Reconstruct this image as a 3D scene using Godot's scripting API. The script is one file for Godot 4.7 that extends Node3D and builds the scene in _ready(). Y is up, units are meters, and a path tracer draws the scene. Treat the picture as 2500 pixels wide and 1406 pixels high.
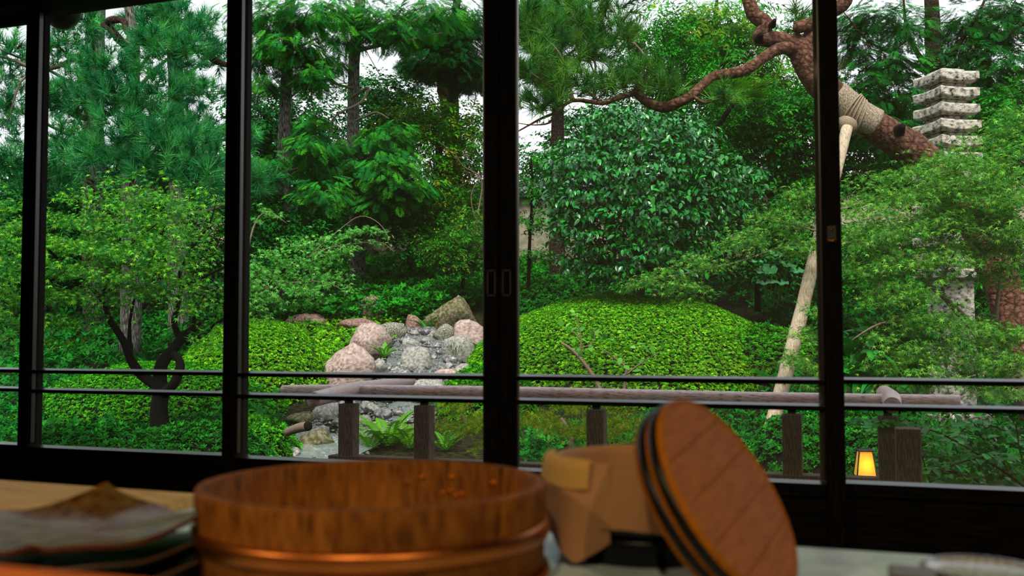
extends Node3D

const EYE := Vector3(0.0, 0.72, 0.0)
const FOCAL := 2400.0            # focal length in pixels of the 2500 x 1406 frame
const WINDOW_AT := 2.6           # distance from the eye to the plane of the sliding windows
const RAIL_AT := 4.7             # and to the veranda railing
const WALL_AT := 18.5            # and to the garden wall
const TABLE_Y := 0.47

var turned := Basis.from_euler(Vector3(0.0487, 0.3332, -0.0021))
var rng := RandomNumberGenerator.new()
var bumps := FastNoiseLite.new()
var mats := {}
var made_meshes := {}


const LAMP_ENERGY := 1.9


func _ready() -> void:
	rng.seed = 20240611
	bumps.seed = 7
	bumps.frequency = 0.02
	bumps.fractal_octaves = 3
	# camera
	var cam := Camera3D.new()
	cam.name = "camera"
	var optics := CameraAttributesPhysical.new()
	optics.frustum_focal_length = 24.0 * FOCAL / 1406.0
	optics.frustum_focus_distance = 8.0
	optics.frustum_near = 0.05
	optics.frustum_far = 300.0
	optics.exposure_aperture = 5.5
	cam.attributes = optics
	add_child(cam)
	cam.fov = rad_to_deg(2.0 * atan(703.0 / FOCAL))
	cam.near = 0.05
	cam.far = 300.0
	cam.position = EYE
	cam.basis = turned
	cam.current = true
	# sky: bright even overcast
	var env := Environment.new()
	env.background_mode = Environment.BG_SKY
	var sky := Sky.new()
	var air := ProceduralSkyMaterial.new()
	air.sky_top_color = Color(0.93, 0.96, 1.0)
	air.sky_horizon_color = Color(1.0, 1.0, 1.0)
	air.ground_bottom_color = Color(0.2, 0.22, 0.18)
	air.ground_horizon_color = Color(0.4, 0.42, 0.38)
	air.sun_angle_max = 1.0
	sky.sky_material = air
	env.sky = sky
	env.background_energy_multiplier = 1.8
	env.tonemap_mode = Environment.TONE_MAPPER_LINEAR
	env.tonemap_exposure = 1.0
	env.sdfgi_enabled = true
	env.ssao_enabled = true
	env.ssil_enabled = true
	var world := WorldEnvironment.new()
	world.name = "world"
	world.environment = env
	add_child(world)
	# the veiled sun: a very soft light from high on the right
	var sun := DirectionalLight3D.new()
	sun.name = "veiled_sun"
	sun.light_color = Color(1.0, 0.98, 0.94)
	sun.light_energy = 2.1
	sun.light_angular_distance = 22.0
	sun.sky_mode = DirectionalLight3D.SKY_MODE_LIGHT_ONLY
	sun.shadow_enabled = true
	sun.rotation_degrees = Vector3(-54.0, 14.0, 0.0)
	add_child(sun)

	make_materials()
	build_room()
	build_veranda()
	build_ground()
	build_table()
	build_conifers()
	build_pines()
	build_broadleaves()
	build_maples()
	build_low_plants()


# ---------------------------------------------------------------- places
func at(x: float, y: float, d: float) -> Vector3:
	return EYE + turned * Vector3((x - 1250.0) / FOCAL * d, (703.0 - y) / FOCAL * d, -d)


func ray(x: float, y: float) -> Vector3:
	return turned * Vector3((x - 1250.0) / FOCAL, (703.0 - y) / FOCAL, -1.0)


func on_n(x: float, y: float, n: float) -> Vector3:
	var r := ray(x, y)
	return EYE + r * (n / -r.z)


func on_y(x: float, y: float, h: float) -> Vector3:
	var r := ray(x, y)
	return EYE + r * ((h - EYE.y) / r.y)


func seen_at(p: Vector3) -> Vector3:
	var q := turned.transposed() * (p - EYE)
	return Vector3(1250.0 + q.x / -q.z * FOCAL, 703.0 - q.y / -q.z * FOCAL, -q.z)


func ground(x: float, z: float) -> float:
	var s := -z * cos(0.21) - x * sin(0.21)
	var rise := maxf(0.0, s - 9.0)
	rise = rise if s > 10.0 else rise * rise * 0.5 + 0.0 if s < 9.0 else (s - 9.0) * (0.5 + 0.5 * (s - 9.0))
	return -0.38 + 0.23 * minf(rise, 11.5) + 0.05 * bumps.get_noise_2d(x * 3.0, z * 3.0)


func on_ground(x: float, y: float) -> Vector3:
	var r := ray(x, y)
	var d := 4.0
	while d < 60.0:
		var p := EYE + r * d
		if p.y <= ground(p.x, p.z):
			return Vector3(p.x, ground(p.x, p.z), p.z)
		d += 0.04
	return EYE + r * 30.0


func rnd(a: float, b: float) -> float:
	return rng.randf_range(a, b)


func any_dir() -> Vector3:
	var y := rnd(-1.0, 1.0)
	var a := rnd(0.0, TAU)
	var r := sqrt(1.0 - y * y)
	return Vector3(r * cos(a), y, r * sin(a))


func aim(dir: Vector3, up: Vector3, size := 1.0) -> Basis:
	var z := dir.normalized()
	var x := up.cross(z)
	if x.length() < 0.001:
		x = Vector3.RIGHT.cross(z) + Vector3(0.0, 0.0, 0.001)
	x = x.normalized()
	return Basis(x * size, z.cross(x) * size, z * size)


# ---------------------------------------------------------------- objects
func tag(o: Node, label: String, category: String, group := "", kind := "") -> void:
	if label:
		o.set_meta("label", label)
	if category:
		o.set_meta("category", category)
	if group:
		o.set_meta("group", group)
	if kind:
		o.set_meta("kind", kind)


func thing(called: String, label: String, category: String, where := Vector3.ZERO, group := "", kind := "") -> Node3D:
	var o := Node3D.new()
	o.name = called
	o.position = where
	tag(o, label, category, group, kind)
	named(o, self)
	return o


func named(o: Node, parent: Node) -> void:
	# repeats take a three-digit number
	var called := String(o.name)
	var n := 0
	while parent.has_node(NodePath(o.name)):
		n = int(parent.get_meta("next_" + called, n)) + 1
		parent.set_meta("next_" + called, n)
		o.name = "%s_%03d" % [called, n]
	parent.add_child(o, true)


func part(called: String, mesh: Mesh, m: Material, parent: Node = self, where := Transform3D.IDENTITY, kind := "") -> MeshInstance3D:
	var o := MeshInstance3D.new()
	o.name = called
	o.mesh = mesh
	o.material_override = m
	o.transform = where
	if kind:
		o.set_meta("kind", kind)
	named(o, parent)
	return o


# ---------------------------------------------------------------- shapes
func begin() -> SurfaceTool:
	var st := SurfaceTool.new()
	st.begin(Mesh.PRIMITIVE_TRIANGLES)
	st.set_smooth_group(0)
	return st


func finish(st: SurfaceTool, normals := true) -> ArrayMesh:
	if normals:
		st.generate_normals()
	return st.commit()


func grid(st: SurfaceTool, rows: Array, closed := false, turn_over := false) -> void:
	var n: int = rows[0].size()
	var last := n if closed else n - 1
	var order := [[0, 0], [0, 1], [1, 1], [0, 0], [1, 1], [1, 0]]
	if turn_over:
		order = [[0, 0], [1, 1], [0, 1], [0, 0], [1, 0], [1, 1]]
	for i in rows.size() - 1:
		for j in last:
			for k in order:
				st.set_uv(Vector2(float(j + k[1]) / n, float(i + k[0]) / rows.size()))
				st.add_vertex(rows[i + k[0]][(j + k[1]) % n])


func box(st: SurfaceTool, lo: Vector3, hi: Vector3, bevel := 0.0, place := Transform3D.IDENTITY) -> void:
	# a box whose twelve edges are chamfered
	var c := (lo + hi) * 0.5
	var h := (hi - lo) * 0.5
	var b := minf(bevel, minf(h.x, minf(h.y, h.z)) * 0.9)
	st.set_smooth_group(-1)
	var faces := [Vector3.RIGHT, Vector3.LEFT, Vector3.UP, Vector3.DOWN, Vector3.BACK, Vector3.FORWARD]
	for n in faces:
		var u := Vector3(n.y, n.z, n.x).abs()
		var v: Vector3 = n.cross(u)
		var q := []
		for s in [[-1, -1], [1, -1], [1, 1], [-1, 1]]:
			q.append(c + n * h + u * (h - Vector3.ONE * b) * s[0] + v * (h - Vector3.ONE * b) * s[1])
		for k in [0, 2, 1, 0, 3, 2]:
			st.add_vertex(place * q[k])
	if b <= 0.0:
		return
	for i in 6:
		for j in range(i + 1, 6):
			var n: Vector3 = faces[i]
			var m: Vector3 = faces[j]
			if absf(n.dot(m)) > 0.5:
				continue
			var t := n.cross(m)
			var q := []
			for s in [-1, 1]:
				q.append(c + n * h + m * (h - Vector3.ONE * b) + t * (h - Vector3.ONE * b) * s)
				q.append(c + m * h + n * (h - Vector3.ONE * b) + t * (h - Vector3.ONE * b) * s)
			facing(st, place, q[0], q[1], q[3], n + m)
			facing(st, place, q[0], q[3], q[2], n + m)
	for sx in [-1.0, 1.0]:
		for sy in [-1.0, 1.0]:
			for sz in [-1.0, 1.0]:
				var k := Vector3(sx, sy, sz)
				var e := k * h
				facing(st, place, c + e - Vector3(0.0, sy, sz) * b, c + e - Vector3(sx, 0.0, sz) * b, c + e - Vector3(sx, sy, 0.0) * b, k)


func facing(st: SurfaceTool, place: Transform3D, a: Vector3, b: Vector3, c: Vector3, out: Vector3) -> void:
	var clockwise := (b - a).cross(c - a).dot(out) < 0.0
	st.add_vertex(place * a)
	st.add_vertex(place * (b if clockwise else c))
	st.add_vertex(place * (c if clockwise else b))


func block(lo: Vector3, hi: Vector3, bevel := 0.003) -> ArrayMesh:
	var st := begin()
	box(st, lo, hi, bevel)
	return finish(st)


func lathe(st: SurfaceTool, profile: Array, sides := 32, wobble := 0.0, a0 := 0.0, a1 := TAU) -> void:
	# profile: [radius, height] from the outside bottom upwards, then inwards
	var rows := []
	var whole := a1 - a0 >= TAU - 0.001
	for p in profile:
		var r := PackedVector3Array()
		for j in (sides if whole else sides + 1):
			var a := a0 + (a1 - a0) * j / sides
			var k := 1.0 + wobble * bumps.get_noise_3d(cos(a) * 90.0, p[1] * 300.0, sin(a) * 90.0)
			r.append(Vector3(cos(a) * p[0] * k, p[1], sin(a) * p[0] * k))
		rows.append(r)
	grid(st, rows, whole)


func smooth_path(pts: Array, radii: Array, fine: int) -> Array:
	var out := []
	var n := pts.size()
	for i in n - 1:
		var p0: Vector3 = pts[maxi(i - 1, 0)]
		var p1: Vector3 = pts[i]
		var p2: Vector3 = pts[i + 1]
		var p3: Vector3 = pts[mini(i + 2, n - 1)]
		for k in fine:
			var t := float(k) / fine
			out.append([p1.cubic_interpolate(p2, p0, p3, t), lerpf(radii[i], radii[i + 1], t)])
	out.append([pts[n - 1], radii[n - 1]])
	return out


func tube(st: SurfaceTool, pts: Array, radii: Array, sides := 8, fine := 4, rough := 0.0) -> void:
	var path := smooth_path(pts, radii, fine)
	var u := Vector3.ZERO
	var rows := []
	for i in path.size():
		var t: Vector3 = (path[mini(i + 1, path.size() - 1)][0] - path[maxi(i - 1, 0)][0]).normalized()
		if u == Vector3.ZERO:
			u = t.cross(Vector3(0.31, 0.2, 0.93)).normalized()
		u = (u - t * u.dot(t)).normalized()
		var v := u.cross(t)
		var row := PackedVector3Array()
		for j in sides:
			var a := TAU * j / sides
			var o := u * cos(a) + v * sin(a)
			var p: Vector3 = path[i][0]
			var r: float = path[i][1]
			if rough > 0.0:
				r *= 1.0 + rough * (bumps.get_noise_3dv((p + o * r) * 160.0) + 0.8 * bumps.get_noise_3dv(p * 50.0))
			row.append(p + o * r)
		rows.append(row)
	grid(st, rows, true)
	for end in [0, rows.size() - 1]:
		var c: Vector3 = path[end][0]
		for j in sides:
			var k := (j + 1) % sides
			st.add_vertex(c)
			st.add_vertex(rows[end][k] if end == 0 else rows[end][j])
			st.add_vertex(rows[end][j] if end == 0 else rows[end][k])


func rope(pts: Array, r: float, sides := 6, fine := 4, rough := 0.0) -> ArrayMesh:
	var st := begin()
	var radii := []
	for p in pts:
		radii.append(r)
	tube(st, pts, radii, sides, fine, rough)
	return finish(st)


func stone_mesh(size: Vector3, seeded: int, facets := 9, lumps := 0.09) -> ArrayMesh:
	var own := RandomNumberGenerator.new()
	own.seed = seeded
	var planes := []
	for i in facets:
		var y := own.randf_range(-0.7, 1.0)
		var a := own.randf_range(0.0, TAU)
		var r := sqrt(maxf(0.0, 1.0 - y * y))
		planes.append([Vector3(r * cos(a), y, r * sin(a)), own.randf_range(0.52, 0.84)])
	var rows := []
	var high := 15
	var round_ := 22
	for i in high + 1:
		var row := PackedVector3Array()
		var el := -PI / 2 + PI * i / high
		for j in round_:
			var a := TAU * j / round_
			var d := Vector3(cos(el) * cos(a), sin(el), cos(el) * sin(a))
			var k := 1.0
			for p in planes:
				var t := d.dot(p[0])
				if t > p[1]:
					k = minf(k, p[1] / t)
			k *= 1.0 + lumps * bumps.get_noise_3dv(d * 120.0 + Vector3.ONE * (seeded % 97) * 31.0) + lumps * 0.5 * bumps.get_noise_3dv(d * 330.0 + Vector3.ONE * (seeded % 89) * 17.0)
			row.append(d * k * size * 0.56)
		rows.append(row)
	var st := begin()
	grid(st, rows, true)
	return finish(st)


# ---------------------------------------------------------------- leaves
func leaf(st: SurfaceTool, x: Transform3D, long: float, wide: float, fold := 0.25, droop := 0.2, steps := 4) -> void:
	# a leaf that grows along +z with its upper side to +y, folded along the midrib
	var prev := []
	for i in steps + 1:
		var t := float(i) / steps
		var w := wide * 0.5 * pow(sin(PI * clampf(pow(t, 0.8), 0.0, 1.0)), 0.8)
		var c := Vector3(0.0, -droop * t * t * long, t * long)
		var here := [x * (c + Vector3(-w, fold * w, 0.0)), x * c, x * (c + Vector3(w, fold * w, 0.0))]
		if i > 0:
			for s in 2:
				for k in [prev[s], here[s + 1], prev[s + 1], prev[s], here[s], here[s + 1]]:
					st.add_vertex(k)
		prev = here


func diamond(st: SurfaceTool, a: Vector3, b: Vector3, side: Vector3, widest := 0.4) -> void:
	var m := a.lerp(b, widest)
	for k in [a, b, m + side, a, m - side, b]:
		st.add_vertex(k)


func leaf_mesh(long: float, wide: float, fold := 0.25, droop := 0.2, steps := 4) -> ArrayMesh:
	var st := begin()
	leaf(st, Transform3D.IDENTITY, long, wide, fold, droop, steps)
	return finish(st)


func maple_mesh(size: float, lobes := 7, slim := 0.42) -> ArrayMesh:
	var st := begin()
	st.set_smooth_group(-1)
	var ring := []
	for i in lobes:
		var a := deg_to_rad(lerpf(-125.0, 125.0, float(i) / (lobes - 1)))
		var r := size * (1.0 - 0.5 * pow(absf(a) / 2.2, 1.6))
		var step := deg_to_rad(250.0 / (lobes - 1)) * 0.5
		if i == 0:
			ring.append(Vector3(sin(a - step) * size * 0.1, 0.0, cos(a - step) * size * 0.1))
		ring.append(Vector3(sin(a) * r, -0.16 * r, cos(a) * r))
		ring.append(Vector3(sin(a + step) * r * slim * 0.8, 0.03 * size, cos(a + step) * r * slim * 0.8))
	var prevv := Vector3.ZERO
	for i in lobes:
		var v0: Vector3 = ring[i * 2]
		var tip: Vector3 = ring[i * 2 + 1]
		var v1: Vector3 = ring[i * 2 + 2]
		for k in [Vector3.ZERO, tip, v0, Vector3.ZERO, v1, tip]:
			st.add_vertex(k)
	return finish(st)


func rosette_mesh(n: int, long: float, wide: float, rise: float, seeded: int) -> ArrayMesh:
	var st := begin()
	var own := RandomNumberGenerator.new()
	own.seed = seeded
	for i in n:
		var a := TAU * i * 0.382 + own.randf_range(-0.3, 0.3)
		var el := rise + own.randf_range(-0.3, 0.35) + 0.5 * float(i) / n
		var d := Vector3(cos(a) * cos(el), sin(el), sin(a) * cos(el))
		leaf(st, Transform3D(aim(d, Vector3.UP), d * long * 0.12), long * own.randf_range(0.7, 1.1), wide, 0.3, 0.25, 2)
	return finish(st)


func twig_mesh(n: int, reach: float, long: float, wide: float, seeded: int) -> ArrayMesh:
	# a spray of leaves along a short shoot that grows along +z
	var st := begin()
	var own := RandomNumberGenerator.new()
	own.seed = seeded
	for i in n:
		var t := float(i + 0.5) / n
		var side := -1.0 if i % 2 else 1.0
		var d := Vector3(side * own.randf_range(0.4, 1.0), own.randf_range(-0.45, 0.35), own.randf_range(0.3, 0.9)).normalized()
		var p := Vector3(own.randf_range(-0.2, 0.2) * reach, -0.15 * reach * t * t + own.randf_range(-0.12, 0.12) * reach, reach * t)
		leaf(st, Transform3D(aim(d, Vector3(own.randf_range(-0.4, 0.4), 1.0, own.randf_range(-0.4, 0.4))), p), long * own.randf_range(0.75, 1.15), wide, 0.3, 0.3, 2)
	return finish(st)


func needle_mesh(n: int, long: float, wide: float, seeded: int, spread := 1.25) -> ArrayMesh:
	# a brush of pine needles round a shoot that grows along +z
	var st := begin()
	st.set_smooth_group(-1)
	var own := RandomNumberGenerator.new()
	own.seed = seeded
	for i in n:
		var a := own.randf_range(0.0, TAU)
		var off := own.randf_range(0.2, spread)
		var d := Vector3(cos(a) * sin(off), sin(a) * sin(off), cos(off))
		var base := Vector3(0.0, 0.0, own.randf_range(-0.35, 0.25) * long)
		var side := d.cross(any_of(own)).normalized() * wide * 0.5
		var tip := base + d * long * own.randf_range(0.75, 1.1)
		for k in [base - side, tip, base + side]:
			st.add_vertex(k)
	return finish(st)


func any_of(own: RandomNumberGenerator) -> Vector3:
	return Vector3(own.randf_range(-1.0, 1.0), own.randf_range(-1.0, 1.0), own.randf_range(-1.0, 1.0)) + Vector3(0.001, 0.002, 0.0)


func frond_spray_mesh(long: float, seeded: int, slack := 0.35) -> ArrayMesh:
	# a flat drooping spray of scale leaves (cypress, cedar) along +z
	var st := begin()
	st.set_smooth_group(-1)
	var own := RandomNumberGenerator.new()
	own.seed = seeded
	var n := 13
	for i in n:
		var t := float(i) / n
		var p := Vector3(0.0, -slack * long * t * t, long * t)
		for s in [-1.0, 1.0]:
			var side_long := long * (0.48 * sin(PI * minf(1.0, t * 0.75 + 0.25)) + 0.05) * own.randf_range(0.7, 1.1)
			var d := Vector3(s * 0.75, -0.22 + own.randf_range(-0.15, 0.15), 0.66).normalized()
			diamond(st, p, p + d * side_long, Vector3(0.0, 0.0, 1.0) * long * 0.022, 0.5)
			for k in 4:
				var q := p + d * side_long * (0.2 + 0.2 * k)
				for w in [-1.0, 1.0]:
					var e := (d * 0.75 + Vector3(-d.z * s * w, -0.12, absf(d.x) * w * 0.9).normalized() * 0.65).normalized()
					diamond(st, q, q + e * side_long * (0.32 - 0.04 * k), Vector3(e.z, own.randf_range(-0.3, 0.3), -e.x) * long * 0.015, 0.5)
	return finish(st)


func fern_mesh(long: float, wide: float, arch: float, seeded: int) -> ArrayMesh:
	# an arching frond along +z, with a pair of pinnae at every step
	var st := begin()
	st.set_smooth_group(-1)
	var own := RandomNumberGenerator.new()
	own.seed = seeded
	var n := 27
	for i in n:
		var t := (i + 1.0) / n
		var p := Vector3(0.0, arch * long * (1.5 * t - 1.75 * t * t), long * t * (1.0 - 0.12 * t))
		var w := wide * 0.5 * pow(sin(PI * minf(1.0, 0.12 + 0.88 * pow(t, 0.7))), 0.9) + 0.004
		for s in [-1.0, 1.0]:
			var d := Vector3(s, -0.12 + own.randf_range(-0.12, 0.12), 0.4).normalized()
			diamond(st, p, p + d * w, Vector3(-d.z * s, 0.25, absf(d.x)) * long * 0.0145, 0.35)
		if i < n - 1:
			diamond(st, p, p + Vector3(0.0, 0.0, long / n * 1.3), Vector3(0.004, 0.0, 0.0))
	return finish(st)


func grass_mesh(n: int, long: float, seeded: int) -> ArrayMesh:
	var st := begin()
	st.set_smooth_group(-1)
	var own := RandomNumberGenerator.new()
	own.seed = seeded
	for i in n:
		var a := own.randf_range(0.0, TAU)
		var out := Vector3(cos(a), 0.0, sin(a))
		var l := long * own.randf_range(0.6, 1.1)
		var bend := own.randf_range(0.25, 0.9)
		var b := out * 0.03 * own.randf()
		var m := b + (Vector3.UP * 0.65 + out * bend * 0.35) * l
		var e := b + (Vector3.UP * (0.85 - 0.4 * bend) + out * bend) * l
		var side := Vector3(-sin(a), 0.0, cos(a)) * 0.004
		for k in [b - side, m, b + side, m - side * 0.8, m + side * 0.8, b + side, b - side, m - side * 0.8, m, m - side, e, m + side]:
			st.add_vertex(k)
	return finish(st)


func disc_leaf_mesh(r: float, seeded: int) -> ArrayMesh:
	# a round, wavy leaf with a notch, its stalk at the notch (farfugium)
	var st := begin()
	var rows := []
	for i in 4:
		var row := PackedVector3Array()
		for j in 17:
			var a := lerpf(0.25, TAU - 0.25, j / 16.0) - PI / 2
			var k := r * i / 3.0
			row.append(Vector3(cos(a) * k, 0.14 * k * sin(a * 5.0 + seeded) * i / 3.0 + 0.18 * k * k / r, sin(a) * k + r * 0.25))
		rows.append(row)
	grid(st, rows, false, true)
	return finish(st)


# ---------------------------------------------------------------- materials
func leaf_mat(color: Color, shine := 0.45, through := 0.35, per_copy := false) -> StandardMaterial3D:
	var key := "%s %.2f %.2f %s" % [color.to_html(), shine, through, per_copy]
	if not mats.has(key):
		var m := StandardMaterial3D.new()
		m.resource_name = "leaf"
		m.albedo_color = color
		m.albedo_texture = mottle()
		m.roughness = shine
		m.metallic_specular = 0.42 if shine < 0.3 else 0.24 if shine < 0.36 else 0.1
		m.vertex_color_use_as_albedo = per_copy
		m.backlight_enabled = through > 0.0
		m.backlight = Color(through * 0.8, through, through * 0.4).linear_to_srgb()
		m.cull_mode = BaseMaterial3D.CULL_DISABLED
		mats[key] = m
	return mats[key]


func mottle() -> ImageTexture:
	# the faint unevenness of a leaf's green
	if not mats.has("mottle"):
		var im := Image.create(16, 16, false, Image.FORMAT_RGB8)
		for y in 16:
			for x in 16:
				var k := 0.97 + 0.03 * sin(x * 2.1 + y * 3.7)
				im.set_pixel(x, y, Color(k, k, k))
		mats.mottle = ImageTexture.create_from_image(im)
	return mats.mottle


func noise_tex(seeded: int, freq: float, stops: Array, colors: Array, octaves := 4, cellular := false, size := 512) -> NoiseTexture2D:
	var n := FastNoiseLite.new()
	n.seed = seeded
	n.noise_type = FastNoiseLite.TYPE_CELLULAR if cellular else FastNoiseLite.TYPE_SIMPLEX_SMOOTH
	n.frequency = freq
	n.fractal_octaves = octaves
	var t := NoiseTexture2D.new()
	t.width = size
	t.height = size
	t.seamless = true
	t.noise = n
	if stops:
		var g := Gradient.new()
		g.offsets = PackedFloat32Array(stops)
		var c := PackedColorArray()
		for k in colors:
			c.append(k)
		g.colors = c
		t.color_ramp = g
	return t


func surface(called: String, tex: Texture2D, scale: Vector3, rough := 0.7, relief: Texture2D = null, depth := 0.4, tint := Color.WHITE, in_world := true) -> StandardMaterial3D:
	var m := StandardMaterial3D.new()
	m.resource_name = called
	m.albedo_color = tint
	m.albedo_texture = tex
	m.roughness = rough
	m.metallic_specular = 0.2 if rough > 0.65 else 0.5
	m.uv1_triplanar = true
	m.uv1_world_triplanar = in_world
	m.uv1_scale = scale
	if relief:
		m.heightmap_enabled = true
		m.heightmap_texture = relief
		m.heightmap_scale = depth
	return m


func plain(called: String, color: Color, rough := 0.6, metal := 0.0) -> StandardMaterial3D:
	var m := StandardMaterial3D.new()
	m.resource_name = called
	m.albedo_color = color
	m.roughness = rough
	m.metallic = metal
	return m


# ---------------------------------------------------------------- planting
func tinted(base: Color, spread: float) -> Color:
	var k := 1.0 + rnd(-spread, spread)
	return Color(base.r * k * (1.0 + rnd(-spread, spread) * 0.5), base.g * k, base.b * k * (1.0 + rnd(-spread, spread) * 0.6))


func plant(parent: Node3D, one: String, many: String, meshes: Array, colors: Array, places: Array, singles := 300, shine := 0.45, through := 0.35, spread := 0.22) -> void:
	# The leaves that show largest are parts of their own; the rest are one part of stuff.
	var vivid := []
	for c in colors:
		vivid.append(Color(c.r * 0.88, minf(1.0, c.g * 1.12), c.b * 0.78))
	colors = vivid
	var order := []
	for i in places.size():
		var s := seen_at(places[i].origin)
		var inside := s.z > 0.0 and s.x > -10.0 and s.x < 2510.0 and s.y > -10.0 and s.y < 1416.0
		order.append([s.z if inside else s.z + 1000.0, i])
	order.sort_custom(func(a, b): return a[0] < b[0])
	var back := parent.transform.affine_inverse()
	var n := mini(singles, places.size())
	for k in n:
		var i: int = order[k][1]
		var c: Color = colors[i % colors.size()]
		part(one, meshes[i % meshes.size()], leaf_mat(c, shine, through), parent, back * places[i])
	var rest := order.size() - n
	if rest <= 0:
		return
	for v in meshes.size():
		var mine := []
		for k in range(n, order.size()):
			if order[k][1] % meshes.size() == v:
				mine.append(order[k][1])
		if mine.is_empty():
			continue
		var mm := MultiMesh.new()
		mm.transform_format = MultiMesh.TRANSFORM_3D
		mm.use_colors = true
		mm.mesh = meshes[v]
		mm.instance_count = mine.size()
		for k in mine.size():
			mm.set_instance_transform(k, back * places[mine[k]])
			mm.set_instance_color(k, tinted(colors[mine[k] % colors.size()], spread).srgb_to_linear())
		var o := MultiMeshInstance3D.new()
		o.name = many
		o.multimesh = mm
		o.material_override = leaf_mat(Color.WHITE, shine, through, true)
		o.set_meta("kind", "stuff")
		named(o, parent)


func in_blobs(blobs: Array, n: int, shell := 0.45) -> Array:
	# n places spread over ellipsoids [x, y, depth, radius across, radius up, radius deep]; each is [point, outward, blob]
	var total := 0.0
	for b in blobs:
		total += b[3] * b[4]
	var out := []
	for b in blobs:
		var c := at(b[0], b[1], b[2])
		var rx: float = b[3] / FOCAL * b[2]
		var ry: float = b[4] / FOCAL * b[2]
		var rz: float = b[5] if b.size() > 5 else (rx + ry) * 0.5
		for i in int(ceil(n * b[3] * b[4] / total)):
			var d := any_dir()
			var r := pow(rng.randf(), shell) * (1.0 + 0.55 * pow(rng.randf(), 3.0))
			var o := turned.x * d.x * rx + Vector3.UP * d.y * ry + turned.z * d.z * rz
			out.append([c + o * r, o.normalized(), c])
	return out


func px_path(pts: Array) -> Array:
	var p := []
	var r := []
	for q in pts:
		p.append(at(q[0], q[1], q[2]))
		r.append(q[3])
	return [p, r]


func wood_part(parent: Node3D, called: String, pts: Array, m: Material, sides := 8, rough := 0.12, fine := 4) -> MeshInstance3D:
	# a trunk or a branch through [x, y, depth, radius]
	var path := px_path(pts)
	var back := parent.transform.affine_inverse()
	var own := []
	for p in path[0]:
		own.append(back * p)
	var st := begin()
	tube(st, own, path[1], sides, fine, rough)
	return part(called, finish(st), m, parent)


func limbs_to(parent: Node3D, trunk: Array, blobs: Array, m: Material, r := 0.02) -> void:
	# a branch from the trunk to the heart of every blob
	var path := px_path(trunk)
	var fine := smooth_path(path[0], path[1], 6)
	var back := parent.transform.affine_inverse()
	for b in blobs:
		var c := at(b[0], b[1], b[2])
		var best := INF
		var from := Vector3.ZERO
		for p in fine:
			var q: Vector3 = p[0]
			var cost := q.distance_to(c) + maxf(0.0, q.y - c.y + 0.2) * 1.5
			if cost < best:
				best = cost
				from = q
		var mid := from.lerp(c, 0.5) + any_dir() * from.distance_to(c) * 0.13
		var end := c + (c - from).normalized() * 0.15
		var st := begin()
		tube(st, [back * from, back * mid, back * c, back * end], [r, r * 0.75, r * 0.45, r * 0.12], 6, 4, 0.1)
		part("branch", finish(st), m, parent)


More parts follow.
